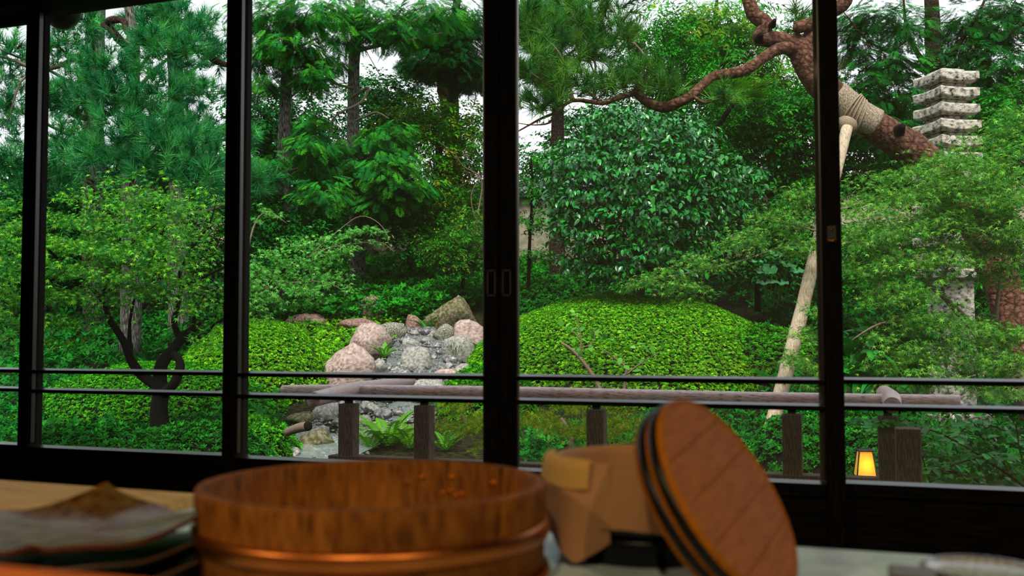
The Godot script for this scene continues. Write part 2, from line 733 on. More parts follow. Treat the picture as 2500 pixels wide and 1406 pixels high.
# ---------------------------------------------------------------- the room
func make_materials() -> void:
	var grain := noise_tex(3, 0.012, [0.25, 0.5, 0.75], [Color(0.55, 0.5, 0.45), Color(0.8, 0.78, 0.74), Color(1.0, 1.0, 1.0)])
	var grain_relief := noise_tex(4, 0.02, [], [])
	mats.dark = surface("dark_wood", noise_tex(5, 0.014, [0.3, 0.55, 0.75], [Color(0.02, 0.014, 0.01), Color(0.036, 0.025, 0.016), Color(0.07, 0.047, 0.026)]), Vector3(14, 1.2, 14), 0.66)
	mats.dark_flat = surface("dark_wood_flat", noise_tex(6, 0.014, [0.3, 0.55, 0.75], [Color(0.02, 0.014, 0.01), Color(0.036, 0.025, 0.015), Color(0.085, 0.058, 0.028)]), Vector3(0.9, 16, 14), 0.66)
	mats.ledge = surface("rubbed_dark_wood", noise_tex(6, 0.014, [0.3, 0.55, 0.75], [Color(0.1, 0.075, 0.055), Color(0.13, 0.1, 0.075), Color(0.17, 0.13, 0.1)]), Vector3(0.9, 16, 14), 0.33)  # paler copy of the sash wood: daylight on ledges and beads painted in
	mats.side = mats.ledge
	mats.plaster = surface("room_plaster", noise_tex(7, 0.05, [0.3, 0.7], [Color(0.2, 0.16, 0.11), Color(0.27, 0.22, 0.16)]), Vector3(1, 1, 1), 0.9)
	mats.tatami = surface("floor_mat", noise_tex(8, 0.05, [0.3, 0.7], [Color(0.3, 0.26, 0.14), Color(0.42, 0.37, 0.2)]), Vector3(1, 8, 8), 0.9)
	mats.ceiling = surface("ceiling_boards", grain, Vector3(0.6, 8, 8), 0.8, null, 0.4, Color(0.3, 0.22, 0.15))
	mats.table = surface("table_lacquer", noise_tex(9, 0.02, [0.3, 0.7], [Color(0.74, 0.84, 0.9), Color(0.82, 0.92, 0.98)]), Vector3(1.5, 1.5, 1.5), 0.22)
	mats.tub = surface("tub_cypress", noise_tex(10, 0.011, [0.12, 0.22, 0.5, 0.8], [Color(0.14, 0.07, 0.02), Color(0.4, 0.23, 0.075), Color(0.5, 0.3, 0.1), Color(0.58, 0.36, 0.13)]), Vector3(13, 3.5, 13), 0.66, grain_relief, 0.08)
	mats.tub2 = surface("tub_cypress_darker", noise_tex(11, 0.011, [0.16, 0.26, 0.5, 0.8], [Color(0.1, 0.05, 0.018), Color(0.34, 0.19, 0.06), Color(0.44, 0.26, 0.085), Color(0.52, 0.32, 0.11)]), Vector3(13, 3.5, 13), 0.66, grain_relief, 0.08)
	mats.lid = surface("lid_cypress", noise_tex(12, 0.011, [0.1, 0.5, 0.9], [Color(0.54, 0.31, 0.04), Color(0.6, 0.35, 0.05), Color(0.64, 0.38, 0.06)]), Vector3(3, 16, 16), 0.66, null, 0.4, Color.WHITE, false)
	mats.hoop = plain("copper_hoop", Color(0.72, 0.42, 0.2), 0.36, 1.0)
	mats.black_hoop = plain("blackened_hoop", Color(0.05, 0.045, 0.04), 0.35, 0.6)
	mats.lacquer = plain("black_lacquer", Color(0.012, 0.011, 0.01), 0.25)
	mats.cream = surface("pale_board", noise_tex(13, 0.012, [0.25, 0.5, 0.75], [Color(0.72, 0.58, 0.36), Color(0.79, 0.66, 0.42), Color(0.83, 0.71, 0.48)]), Vector3(1.5, 12, 12), 0.66)
	mats.cloth = StandardMaterial3D.new()
	mats.cloth.resource_name = "woven_cloth"
	mats.cloth.albedo_color = Color(0.74, 0.56, 0.4)
	mats.cloth.roughness = 0.95
	mats.cloth.rim_enabled = true
	mats.cloth.rim = 0.4
	mats.cloth.albedo_texture = weave()
	mats.cloth.uv1_scale = Vector3(1, 1, 1)
	mats.cloth.backlight_enabled = true
	mats.cloth.backlight = Color(0.3, 0.25, 0.2)
	mats.orange = surface("orange_board", noise_tex(15, 0.012, [0.25, 0.75], [Color(0.72, 0.37, 0.08), Color(0.82, 0.44, 0.11)]), Vector3(2, 14, 14), 0.66)
	mats.glaze = surface("brown_green_glaze", noise_tex(16, 0.016, [0.25, 0.42, 0.5, 0.62, 0.8], [Color(0.2, 0.1, 0.035), Color(0.44, 0.26, 0.1), Color(0.42, 0.31, 0.16), Color(0.3, 0.3, 0.15), Color(0.5, 0.36, 0.2)]), Vector3(5, 5, 5), 0.3, null, 0.4, Color.WHITE, false)
	mats.glaze_edge = plain("amber_glaze", Color(0.42, 0.2, 0.06), 0.3)
	mats.dark_glaze = plain("black_glaze", Color(0.02, 0.02, 0.018), 0.4)
	mats.dark_glaze.metallic_specular = 0.3
	mats.dark_rim = plain("brown_rim_glaze", Color(0.3, 0.22, 0.16), 0.3)
	mats.stoneware = surface("stoneware", noise_tex(17, 0.03, [0.3, 0.5, 0.62, 0.75], [Color(0.03, 0.05, 0.04), Color(0.1, 0.12, 0.1), Color(0.4, 0.3, 0.12), Color(0.45, 0.4, 0.36)]), Vector3(10, 10, 10), 0.25)
	mats.grey_glaze = surface("grey_glaze", noise_tex(18, 0.03, [0.3, 0.6, 0.8], [Color(0.45, 0.48, 0.5), Color(0.7, 0.73, 0.75), Color(0.8, 0.81, 0.81)]), Vector3(12, 12, 12), 0.2)
	mats.glass = StandardMaterial3D.new()
	mats.glass.resource_name = "window_glass"
	mats.glass.transparency = BaseMaterial3D.TRANSPARENCY_ALPHA
	mats.glass.albedo_color = Color(0.97, 1.0, 0.98, 0.02)
	mats.glass.roughness = 0.02
	mats.pull = plain("dark_bronze_pull", Color(0.09, 0.06, 0.035), 0.5)
	mats.brass = plain("aged_brass", Color(0.6, 0.42, 0.18), 0.35, 1.0)
	mats.black = plain("black_iron", Color(0.02, 0.02, 0.02), 0.5)
	# outside
	var fine := noise_tex(20, 0.04, [], [])
	mats.log = surface("railing_log", noise_tex(21, 0.02, [0.2, 0.27, 0.35, 0.7], [Color(0.22, 0.13, 0.11), Color(0.62, 0.5, 0.48), Color(0.7, 0.59, 0.57), Color(0.8, 0.7, 0.68)]), Vector3(1.6, 12, 12), 0.34, fine, 0.1)
	mats.post = surface("railing_post", noise_tex(22, 0.02, [0.3, 0.7], [Color(0.26, 0.22, 0.19), Color(0.42, 0.37, 0.32)]), Vector3(12, 1.5, 12), 0.7)
	mats.deck = surface("deck_boards", grain, Vector3(8, 1, 0.7), 0.7, null, 0.4, Color(0.38, 0.34, 0.3))
	mats.bark = surface("grey_bark", noise_tex(23, 0.022, [0.3, 0.48, 0.62, 0.8], [Color(0.12, 0.1, 0.09), Color(0.34, 0.32, 0.29), Color(0.5, 0.49, 0.45), Color(0.62, 0.63, 0.58)]), Vector3(7, 0.7, 7), 0.9, noise_tex(24, 0.022, [], []), 4.0)
	mats.brown_bark = surface("brown_bark", noise_tex(25, 0.03, [0.3, 0.5, 0.75], [Color(0.06, 0.05, 0.042), Color(0.2, 0.15, 0.12), Color(0.34, 0.27, 0.23)]), Vector3(4, 1.6, 4), 0.9, noise_tex(26, 0.03, [], [], 4, true), 4.0)
	mats.red_bark = surface("red_pine_bark", plates_tex(27, 0.03, [0.0, 0.12, 0.3, 0.62, 0.9], [Color(0.06, 0.045, 0.04), Color(0.2, 0.13, 0.1), Color(0.34, 0.22, 0.165), Color(0.45, 0.34, 0.28), Color(0.64, 0.56, 0.5)]), Vector3(1.2, 1.2, 1.2), 0.85, plates_tex(27, 0.03, [], []), 1.5)
	mats.twig = surface("twig_bark", noise_tex(29, 0.04, [0.3, 0.7], [Color(0.28, 0.22, 0.19), Color(0.55, 0.48, 0.42)]), Vector3(8, 8, 8), 0.9)
	mats.dark_twig = surface("dark_twig_bark", noise_tex(30, 0.04, [0.3, 0.7], [Color(0.03, 0.026, 0.022), Color(0.09, 0.075, 0.06)]), Vector3(8, 8, 8), 0.9)
	mats.soil = surface("garden_soil", noise_tex(31, 0.03, [0.3, 0.5, 0.7], [Color(0.05, 0.05, 0.03), Color(0.1, 0.11, 0.04), Color(0.16, 0.16, 0.06)]), Vector3(0.7, 0.7, 0.7), 0.95)
	mats.garden_wall = surface("clay_plaster", noise_tex(32, 0.02, [0.3, 0.7], [Color(0.56, 0.53, 0.44), Color(0.66, 0.63, 0.54)]), Vector3(0.5, 0.5, 0.5), 0.95)
	mats.tile = surface("grey_roof_tile", noise_tex(33, 0.04, [0.3, 0.7], [Color(0.32, 0.34, 0.36), Color(0.5, 0.52, 0.54)]), Vector3(3, 3, 3), 0.45)
	var grit := noise_tex(34, 0.06, [], [])
	mats.pink_stone = surface("pink_granite", noise_tex(35, 0.022, [0.15, 0.38, 0.6, 0.85], [Color(0.34, 0.28, 0.26), Color(0.52, 0.45, 0.42), Color(0.61, 0.54, 0.5), Color(0.72, 0.66, 0.62)], 7), Vector3(1.8, 1.8, 1.8), 0.9, grit, 0.45)
	mats.grey_stone = surface("grey_stone", noise_tex(36, 0.022, [0.15, 0.4, 0.6, 0.85], [Color(0.26, 0.26, 0.24), Color(0.44, 0.44, 0.41), Color(0.53, 0.52, 0.49), Color(0.66, 0.65, 0.62)], 7), Vector3(2.0, 2.0, 2.0), 0.8, grit, 0.45)
	mats.lichen_stone = surface("lichen_stone", noise_tex(37, 0.035, [0.3, 0.42, 0.58, 0.74], [Color(0.22, 0.23, 0.18), Color(0.38, 0.38, 0.32), Color(0.47, 0.46, 0.41), Color(0.72, 0.72, 0.66)], 6), Vector3(2.6, 2.6, 2.6), 0.9, grit, 0.6)
	mats.moss_stone = surface("mossy_stone", noise_tex(38, 0.018, [0.28, 0.42, 0.55, 0.72], [Color(0.2, 0.26, 0.06), Color(0.3, 0.3, 0.16), Color(0.4, 0.36, 0.3), Color(0.5, 0.47, 0.41)], 7), Vector3(2.0, 2.0, 2.0), 0.95, grit, 0.6)
	mats.red_stone = surface("red_brown_stone", noise_tex(39, 0.03, [0.3, 0.5, 0.75], [Color(0.3, 0.22, 0.19), Color(0.44, 0.34, 0.3), Color(0.56, 0.47, 0.43)], 5), Vector3(1.6, 1.6, 1.6), 0.9, grit, 0.45)
	mats.wet_stone = surface("wet_slate", noise_tex(40, 0.02, [0.2, 0.5, 0.8], [Color(0.14, 0.14, 0.14), Color(0.36, 0.36, 0.36), Color(0.6, 0.59, 0.58)], 7), Vector3(2.2, 2.2, 2.2), 0.22, grit, 0.45)
	mats.pagoda = surface("weathered_granite", noise_tex(41, 0.016, [0.22, 0.33, 0.46, 0.75], [Color(0.08, 0.08, 0.08), Color(0.36, 0.35, 0.32), Color(0.6, 0.58, 0.52), Color(0.72, 0.7, 0.64)], 7), Vector3(2.0, 2.0, 2.0), 0.95, grit, 0.45)
	mats.pole = surface("bare_pole", noise_tex(42, 0.018, [0.2, 0.3, 0.6, 0.8], [Color(0.3, 0.24, 0.17), Color(0.56, 0.5, 0.41), Color(0.66, 0.6, 0.5), Color(0.74, 0.69, 0.6)]), Vector3(9, 1.6, 9), 0.7, fine, 0.2)
	mats.splint = surface("wood_splint", noise_tex(43, 0.018, [0.25, 0.5, 0.8], [Color(0.3, 0.26, 0.22), Color(0.5, 0.45, 0.38), Color(0.64, 0.59, 0.5)]), Vector3(9, 4, 9), 0.8)
	mats.straw = plain("straw_rope", Color(0.5, 0.44, 0.34), 0.9)
	mats.cut_end = surface("cut_end", noise_tex(44, 0.03, [0.3, 0.7], [Color(0.4, 0.34, 0.27), Color(0.58, 0.52, 0.42)]), Vector3(10, 10, 10), 0.8)
	mats.inner_leaf = surface("inner_leaves", noise_tex(46, 0.06, [0.3, 0.5, 0.7], [Color(0.07, 0.14, 0.03), Color(0.14, 0.26, 0.05), Color(0.22, 0.38, 0.07)]), Vector3(2.5, 2.5, 2.5), 0.95)
	mats.water = StandardMaterial3D.new()
	mats.water.resource_name = "stream_water"
	mats.water.transparency = BaseMaterial3D.TRANSPARENCY_ALPHA
	mats.water.albedo_color = Color(0.7, 0.78, 0.75, 0.25)
	mats.water.roughness = 0.06
	mats.water.heightmap_enabled = false
	mats.water.normal_enabled = true
	var ripples := noise_tex(45, 0.03, [], [])
	ripples.as_normal_map = true
	ripples.bump_strength = 6.0
	mats.water.normal_texture = ripples
	mats.water.uv1_triplanar = true
	mats.water.uv1_world_triplanar = true
	mats.water.uv1_scale = Vector3(1.5, 1.5, 1.5)


func plates_tex(seeded: int, freq: float, stops: Array, colors: Array) -> NoiseTexture2D:
	# flakes of bark parted by cracks
	var t := noise_tex(seeded, freq, stops, colors, 2, true)
	var n: FastNoiseLite = t.noise
	n.cellular_return_type = FastNoiseLite.RETURN_DISTANCE2_SUB
	n.domain_warp_enabled = true
	n.domain_warp_amplitude = 12.0
	n.domain_warp_frequency = 0.03
	return t


func weave() -> ImageTexture:
	# a coarse honeycomb weave, the tone of each thread
	var im := Image.create(512, 512, false, Image.FORMAT_RGB8)
	for y in 512:
		for x in 512:
			var k := 0.86 + 0.14 * (sin(x * TAU / 8.0) * sin(y * TAU / 8.0)) + 0.05 * bumps.get_noise_2d(x * 4.0, y * 4.0)
			im.set_pixel(x, y, Color(k, k * 0.98, k * 0.95))
	return ImageTexture.create_from_image(im)


func structure(called: String, mesh: Mesh, m: Material, label: String, category: String) -> MeshInstance3D:
	var o := part(called, mesh, m)
	tag(o, label, category, "", "structure")
	return o


func sloped(half: float, y_back: float, z_back: float, y_front: float, z_front: float) -> ArrayMesh:
	# a strip whose top slopes down to the room
	var st := begin()
	st.set_smooth_group(-1)
	var low := y_front - 0.001
	var p := [Vector3(-half, low, z_back), Vector3(-half, y_back, z_back), Vector3(-half, y_front, z_front), Vector3(-half, low, z_front)]
	var q := []
	for v in p:
		q.append(Vector3(half, v.y, v.z))
	var outs := [Vector3.FORWARD, Vector3(0, 1, 0.3), Vector3.BACK, Vector3.DOWN]
	for i in 4:
		var j := (i + 1) % 4
		facing(st, Transform3D.IDENTITY, p[i], p[j], q[j], outs[i])
		facing(st, Transform3D.IDENTITY, p[i], q[j], q[i], outs[i])
	for e in [[p, Vector3.LEFT], [q, Vector3.RIGHT]]:
		facing(st, Transform3D.IDENTITY, e[0][0], e[0][1], e[0][2], e[1])
		facing(st, Transform3D.IDENTITY, e[0][0], e[0][2], e[0][3], e[1])
	return finish(st)


func build_room() -> void:
	var w := -WINDOW_AT
	structure("floor", block(Vector3(-4.2, -0.12, -2.75), Vector3(3.2, 0.0, 3.2), 0.0), mats.tatami, "straw coloured mat floor of the dark room", "floor")
	structure("ceiling", block(Vector3(-4.2, 2.4, -2.75), Vector3(3.2, 2.5, 3.2), 0.0), mats.ceiling, "dark boarded ceiling over the room", "ceiling")
	structure("wall_back", block(Vector3(-4.2, 0.0, 3.0), Vector3(3.2, 2.4, 3.2), 0.0), mats.plaster, "plain plaster wall behind the viewer", "wall")
	structure("wall_left", block(Vector3(-4.2, 0.0, -2.75), Vector3(-4.0, 2.4, 3.0), 0.0), mats.plaster, "plain plaster wall at the left end of the room", "wall")
	structure("wall_right", block(Vector3(3.0, 0.0, -2.75), Vector3(3.2, 2.4, 3.0), 0.0), mats.plaster, "plain plaster wall at the right end of the room", "wall")
	structure("wall_front", block(Vector3(-4.2, 1.97, w - 0.12), Vector3(3.2, 2.4, w + 0.03), 0.0), mats.dark_flat, "dark wall panel above the sliding windows", "wall")
	structure("trim_1", block(Vector3(-4.0, 1.853, w - 0.12), Vector3(3.0, 1.97, w + 0.03), 0.004), mats.dark_flat, "dark wooden head beam over the sliding windows", "beam")
	structure("trim_2", block(Vector3(-4.0, 0.0, w - 0.13), Vector3(3.0, 0.03, w + 0.03), 0.003), mats.dark_flat, "dark wooden threshold track under the sliding windows", "track")
	# five sashes on three tracks; the middle two stand nearest
	var sash_edges := [
		[-4.0, -2.655, -0.072, "leftmost sliding glass window, only a sliver of it in view"],
		[-2.702, -1.8, -0.036, "sliding glass window before the left maple and pines"],
		[-1.854, -0.9385, 0.0, "sliding glass window before the rocky stream, pull at its right"],
		[-0.9385, -0.0226, 0.0, "sliding glass window before the clipped azalea mound, pull at its left"],
		[-0.085, 0.93, -0.036, "sliding glass window before the stone pagoda, rightmost of the row"],
		[0.885, 3.0, -0.072, "sliding glass window beyond the right edge of the view"],
	]
	for k in sash_edges.size():
		var e: Array = sash_edges[k]
		var x0: float = e[0]
		var x1: float = e[1]
		var z: float = w + e[2]
		var o := thing("window_%d" % (k + 1), e[3], "window", Vector3(0.5 * (x0 + x1), 0.03, z), "", "structure")
		var h := 0.5 * (x1 - x0)
		var s := 0.046
		for side in [-1.0, 1.0]:
			var c: float = side * (h - s * 0.5)
			var st := begin()
			box(st, Vector3(c - s * 0.5, 0.0, -0.03), Vector3(c + s * 0.5, 1.84, 0.0), 0.003)
			part("stile", finish(st), mats.dark, o)
			# the glazing bead on the inner edge of the stile, its paler wood has the daylight painted in
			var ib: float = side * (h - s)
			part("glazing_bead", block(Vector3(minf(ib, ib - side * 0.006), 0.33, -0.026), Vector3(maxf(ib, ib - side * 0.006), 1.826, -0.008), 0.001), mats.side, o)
		part("top_rail", block(Vector3(-h + s, on_n(40, 65, WINDOW_AT + 0.1).y - 0.03 if k == 0 else 1.826, -0.03), Vector3(h - s, 1.84, 0.0), 0.002), mats.dark_flat, o)
		part("bottom_rail", block(Vector3(-h + s, 0.285, -0.034), Vector3(h - s, 0.317, 0.002), 0.002), mats.dark_flat, o)
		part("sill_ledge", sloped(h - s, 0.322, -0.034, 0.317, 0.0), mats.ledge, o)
		part("lower_panel", block(Vector3(-h + s, 0.05, -0.022), Vector3(h - s, 0.291, -0.008), 0.0), mats.dark_flat, o)
		part("foot_rail", block(Vector3(-h + s, 0.0, -0.03), Vector3(h - s, 0.05, 0.0), 0.002), mats.dark_flat, o)
		for y in [0.612, 0.546]:
			var st := begin()
			box(st, Vector3(-h + s, y - 0.03 - 0.016, -0.03), Vector3(h - s, y - 0.0345, -0.004), 0.001)
			var bar := part("glazing_bar", finish(st), mats.dark_flat, o)
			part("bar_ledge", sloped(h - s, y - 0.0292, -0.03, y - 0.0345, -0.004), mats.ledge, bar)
		for y in [[0.321, 0.501], [0.515, 0.567], [0.581, 1.826]]:
			part("pane", block(Vector3(-h + s, y[0], -0.0185), Vector3(h - s, y[1], -0.0155), 0.0), mats.glass, o)
		if k == 2 or k == 3:
			var c := (h - s * 0.5) if k == 2 else (-h + s * 0.5)
			var y := 0.72 + (820.0 - 690.0) / FOCAL * 2.75 - 0.03
			var st := begin()
			for q in [[-0.014, -0.008, -0.036, 0.036], [0.008, 0.014, -0.036, 0.036], [-0.014, 0.014, 0.032, 0.038], [-0.014, 0.014, -0.038, -0.032]]:
				box(st, Vector3(c + q[0], y + q[2], -0.001), Vector3(c + q[1], y + q[3], 0.002), 0.0005)
			part("finger_pull", finish(st), mats.pull, o)
		if k == 3:
			var c := h - s * 0.5
			var y := 0.72 + (820.0 - 590.0) / FOCAL * 2.65 - 0.03
			var st := begin()
			box(st, Vector3(c - 0.012, y - 0.022, -0.001), Vector3(c + 0.012, y + 0.024, 0.004), 0.002)
			var lock := part("lock_plate", finish(st), mats.black, o)
			st = begin()
			tube(st, [Vector3(c - 0.009, y - 0.012, 0.006), Vector3(c, y - 0.017, 0.008), Vector3(c + 0.009, y - 0.012, 0.006)], [0.003, 0.004, 0.003], 8, 4)
			part("lock_catch", finish(st), mats.brass, lock)
			st = begin()
			tube(st, [Vector3(c, y + 0.012, 0.003), Vector3(c, y + 0.012, 0.008)], [0.004, 0.004], 10, 1)
			part("lock_knob", finish(st), mats.brass, lock)
	# warm downlights behind the viewer: three small ones whose glint shows on the copper hoop
	for p in [[-2.2, 0.9], [-0.112, 0.9], [1.35, 0.85]]:
		var o := thing("ceiling_lamp", "small warm round ceiling lamp behind the viewer", "lamp", Vector3(p[0], 2.4, p[1]), "ceiling lamps")
		var st := begin()
		lathe(st, [[0.065, 0.0], [0.065, -0.075], [0.052, -0.075], [0.05, -0.004], [0.0, -0.004]], 24)
		part("housing", finish(st), mats.black, o)
		st = begin()
		lathe(st, [[0.0, -0.018], [0.045, -0.016], [0.045, -0.008], [0.0, -0.008]], 24)
		var glow := plain("lamp_glass", Color(1.0, 0.8, 0.5), 0.4)
		glow.emission_enabled = true
		glow.emission = Color(1.0, 0.62, 0.28)
		glow.emission_energy_multiplier = 6.0
		part("lamp_glass", finish(st), glow, o)
		var l := SpotLight3D.new()
		l.name = "lamp_light"
		l.light_color = Color(1.0, 0.87, 0.66)
		l.light_energy = LAMP_ENERGY
		l.light_size = 0.035
		l.spot_angle = 50.0
		l.spot_range = 12.0
		l.spot_attenuation = 2.0
		l.shadow_enabled = true
		l.look_at_from_position(Vector3.ZERO, Vector3(0.05 - p[0], 0.55 - 2.4, -1.05 - p[1]), Vector3.UP)
		l.position = Vector3(0.0, -0.08, 0.0)
		o.add_child(l, true)


# ---------------------------------------------------------------- the table
func build_table() -> void:
	var far := on_y(2150, 1346, TABLE_Y).z
	var t := thing("low_table", "pale grey glossy low table that mirrors the window", "table", Vector3(-0.2, 0.0, 0.5 * (far - 0.3)))
	var hz := 0.5 * absf(far + 0.3)
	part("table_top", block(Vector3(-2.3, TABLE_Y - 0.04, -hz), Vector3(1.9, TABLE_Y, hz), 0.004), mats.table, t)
	for sx in [-2.2, 1.8]:
		for sz in [-1.0, 1.0]:
			part("leg", block(Vector3(sx - 0.035, 0.0, sz * (hz - 0.08) - 0.035), Vector3(sx + 0.035, TABLE_Y - 0.04, sz * (hz - 0.08) + 0.035), 0.004), mats.lacquer, t)

	# the wide sushi tub
	var rim_y := EYE.y - (1172.0 - 820.0) / FOCAL * 1.03
	var c := at(914, 1172, 1.03)
	var tub := thing("rice_tub", "wide round open wooden tub with copper hoop and stained staves", "tub", Vector3(c.x, TABLE_Y, c.z))
	var R := 420.0 / FOCAL * 1.03
	var hgt := rim_y - TABLE_Y
	var staves := 14
	var cuts := []
	for k in staves:
		cuts.append(TAU * k / staves + rnd(-0.06, 0.06))
	var toward := atan2(-c.z, -c.x)
	for k in staves:
		var a0: float = cuts[k] + 0.0012
		var a1: float = (cuts[k + 1] if k < staves - 1 else cuts[0] + TAU) - 0.0012
		var st := begin()
		var inner := R - 0.0125
		lathe(st, [[inner - 0.003, 0.012], [R - 0.009, 0.0], [R - 0.004, 0.001], [R - 0.0015, hgt * 0.6], [R, hgt - 0.003], [R - 0.0012, hgt - 0.0005], [inner + 0.002, hgt], [inner, hgt - 0.0025], [inner - 0.002, 0.012], [inner - 0.003, 0.012]], 9, 0.006, a0, a1)
		part("stave", finish(st), mats.tub if rng.randf() < 0.55 else mats.tub2, tub)
	var st := begin()
	lathe(st, [[0.0, 0.008], [R - 0.011, 0.008], [R - 0.011, 0.018], [0.0, 0.018]], 48)
	part("bottom_board", finish(st), mats.tub2, tub)
	for h in [[hgt - 0.053, 0.0165], [hgt - 0.094, 0.009]]:
		st = begin()
		lathe(st, [[R - 0.002, h[0] - 0.002], [R + 0.0015, h[0] - 0.001], [R + 0.0034, h[0] + h[1] * 0.35], [R + 0.0036, h[0] + h[1] * 0.65], [R + 0.0024, h[0] + h[1]], [R - 0.002, h[0] + h[1]]], 72)
		part("hoop", finish(st), mats.hoop, tub)
	# crumbs of rice stuck to the far inside of the tub
	var away := Vector3(-turned.z.x, 0.0, -turned.z.z).normalized()
	for q in [[948, 0.026], [985, 0.019], [1063, 0.017], [1166, 0.018], [1040, 0.037], [1058, 0.034], [1072, 0.039], [1088, 0.036]]:
		var u: float = (q[0] - 914.0) / FOCAL * 1.18 / (R - 0.0125)
		var p := Vector3(c.x, rim_y - q[1], c.z) + (away * sqrt(1.0 - u * u) + turned.x * u) * (R - 0.0138)
		var g := part("rice_crumb", made_mesh("crumb", func(): return stone_mesh(Vector3(0.006, 0.004, 0.007), 5, 6)), mats.orange, self, Transform3D(Basis(Vector3.UP, rnd(0, 6)), p))
		tag(g, "orange crumb stuck to the far inside wall of the wide wooden tub", "crumb", "crumbs in the tub")

	# the small black tub under a cloth
	var c2 := at(1573, 1108, 1.16)
	var R2 := 222.0 / FOCAL * 1.16
	var h2 := c2.y - TABLE_Y - 0.004
	var pail := thing("cloth_covered_tub", "small black rice tub lined with a cloth, beside the leaning lid", "tub", Vector3(c2.x, TABLE_Y, c2.z))
	st = begin()
	lathe(st, [[0.0, 0.004], [R2 - 0.014, 0.004], [R2 - 0.008, 0.0], [R2 - 0.004, h2 * 0.5], [R2, h2], [R2 - 0.009, h2], [R2 - 0.011, 0.015], [0.0, 0.015]], 48)
	part("body", finish(st), mats.lacquer, pail)
	for y in [0.02, 0.06]:
		st = begin()
		lathe(st, [[R2 - 0.006, y], [R2 - 0.002, y + 0.002], [R2 - 0.0015, y + 0.008], [R2 - 0.006, y + 0.01]], 48)
		part("hoop", finish(st), mats.black_hoop, pail)
	var tow := atan2(-c2.z, -c2.x)
	var lined := thing("tub_cloth", "beige woven cloth draped over the rim of the small black tub", "cloth", Vector3(c2.x, TABLE_Y, c2.z))
	st = begin()
	var rows := []
	var prof := [[-0.014, -0.06], [-0.0135, -0.03], [-0.0125, -0.006], [-0.009, 0.0025], [-0.003, 0.004], [0.0025, 0.0015], [0.0045, -0.01], [0.0055, -0.03], [0.006, -0.055], [0.0065, -0.072]]
	for q in prof:
		var row := PackedVector3Array()
		for j in 72:
			var a := TAU * j / 72.0
			var fold := 0.0022 * sin(a * 9.0 + 2.0 * sin(a * 2.0)) + 0.0012 * sin(a * 23.0)
			var r: float = R2 + q[0] + (fold * minf(1.0, -q[1] * 22.0) + 0.0022 * minf(1.0, -q[1] * 20.0) if q[0] > 0.0 else -0.002 * absf(sin(a * 7.0)))
			row.append(Vector3(cos(a) * r, h2 + q[1] * (1.0 + 0.12 * sin(a * 3.0)), sin(a) * r))
		rows.append(row)
	cloth_grid(st, rows, true, 20.0, 7.0)
	part("lining", finish(st), mats.cloth, lined)
	# the corner of the cloth that hangs to the table in front
	st = begin()
	rows = []
	for i in 15:
		var v := i / 14.0
		var row := PackedVector3Array()
		for j in 25:
			var u := j / 24.0
			var deg := lerpf(-78.0, -19.0, u)
			# angles run to the left of the line towards the viewer
			var a := tow - deg_to_rad(deg)
			var low := h2 + 0.002
			var long := lerpf(0.066, low, pow(u / 0.72, 1.25)) if u < 0.72 else lerpf(low, 0.085, (u - 0.72) / 0.28)
			var drop := v * long
			var slack := 0.006 + 0.012 * v * sin(PI * clampf(u, 0.0, 1.0)) + 0.004 * sin(u * 11.0 + 0.8) * v
			var r := R2 + 0.0035 + slack * clampf(v * 3.0, 0.25, 1.0)
			row.append(Vector3(cos(a) * r, h2 + 0.006 - drop, sin(a) * r))
		rows.append(row)
	cloth_grid(st, rows, false, 5.0, 9.0, true)
	part("hanging_corner", finish(st), mats.cloth, lined)
	# folded hem over the rim
	st = begin()
	rows = []
	for i in 6:
		var q: Array = [[-0.006, 0.006], [0.0, 0.0072], [0.006, 0.004], [0.008, -0.004], [0.0095, -0.013], [0.011, -0.022]][i]
		var row := PackedVector3Array()
		for j in 17:
			var u := j / 16.0
			var a := tow - deg_to_rad(lerpf(-98.0, -30.0, u))
			row.append(Vector3(cos(a) * (R2 + q[0] + 0.004), h2 + q[1] * (1.0 - 0.12 * sin(u * 6.0)), sin(a) * (R2 + q[0] + 0.004)))
		rows.append(row)
	cloth_grid(st, rows, false, 5.0, 1.5, true)
	var hem := mats.cloth.duplicate() as StandardMaterial3D
	hem.albedo_color = Color(0.84, 0.68, 0.38)
	part("hem", finish(st), hem, lined)

	# the lid that leans on it
	var n := (turned * Vector3(0.701, 0.55, 0.454)).normalized()
	var lc := at(1787, 1201, 1.0)
	var lr := 262.0 / FOCAL
	var e1 := (turned * Vector3(0.617, -0.787, 0.0)).normalized()
	e1 = (e1 - n * e1.dot(n)).normalized()
	var e2 := n.cross(e1)
	var tilt := Basis(e2, n, e2.cross(n))            # x along the planks, y out of the face
	tilt = tilt * Basis(Vector3.UP, -0.19)
	var lid := thing("wooden_cover", "round wooden plank lid with two black hoops leaning on edge", "lid", lc)
	lid.basis = tilt
	var edge := lr - 0.004
	for k in 5:
		var z0 := -edge + 2.0 * edge * k / 5.0 + 0.0004
		var z1 := -edge + 2.0 * edge * (k + 1) / 5.0 - 0.0004
		var pts := PackedVector2Array()
		for j in 13:
			var z := lerpf(z0, z1, j / 12.0)
			pts.append(Vector2(sqrt(maxf(0.0, edge * edge - z * z)), z))
		for j in 13:
			var z := lerpf(z1, z0, j / 12.0)
			pts.append(Vector2(-sqrt(maxf(0.0, edge * edge - z * z)), z))
		part("plank", prism(pts, -0.012, -0.001 - 0.0003 * (k % 2), 0.0008), mats.lid, lid)
	st = begin()
	lathe(st, [[lr - 0.009, -0.036], [lr - 0.0005, -0.036], [lr, -0.03], [lr, -0.003], [lr - 0.0015, 0.0], [lr - 0.004, 0.0], [lr - 0.0045, -0.012], [lr - 0.0085, -0.012], [lr - 0.009, -0.036]], 64)
	part("rim", finish(st), mats.lid, lid)
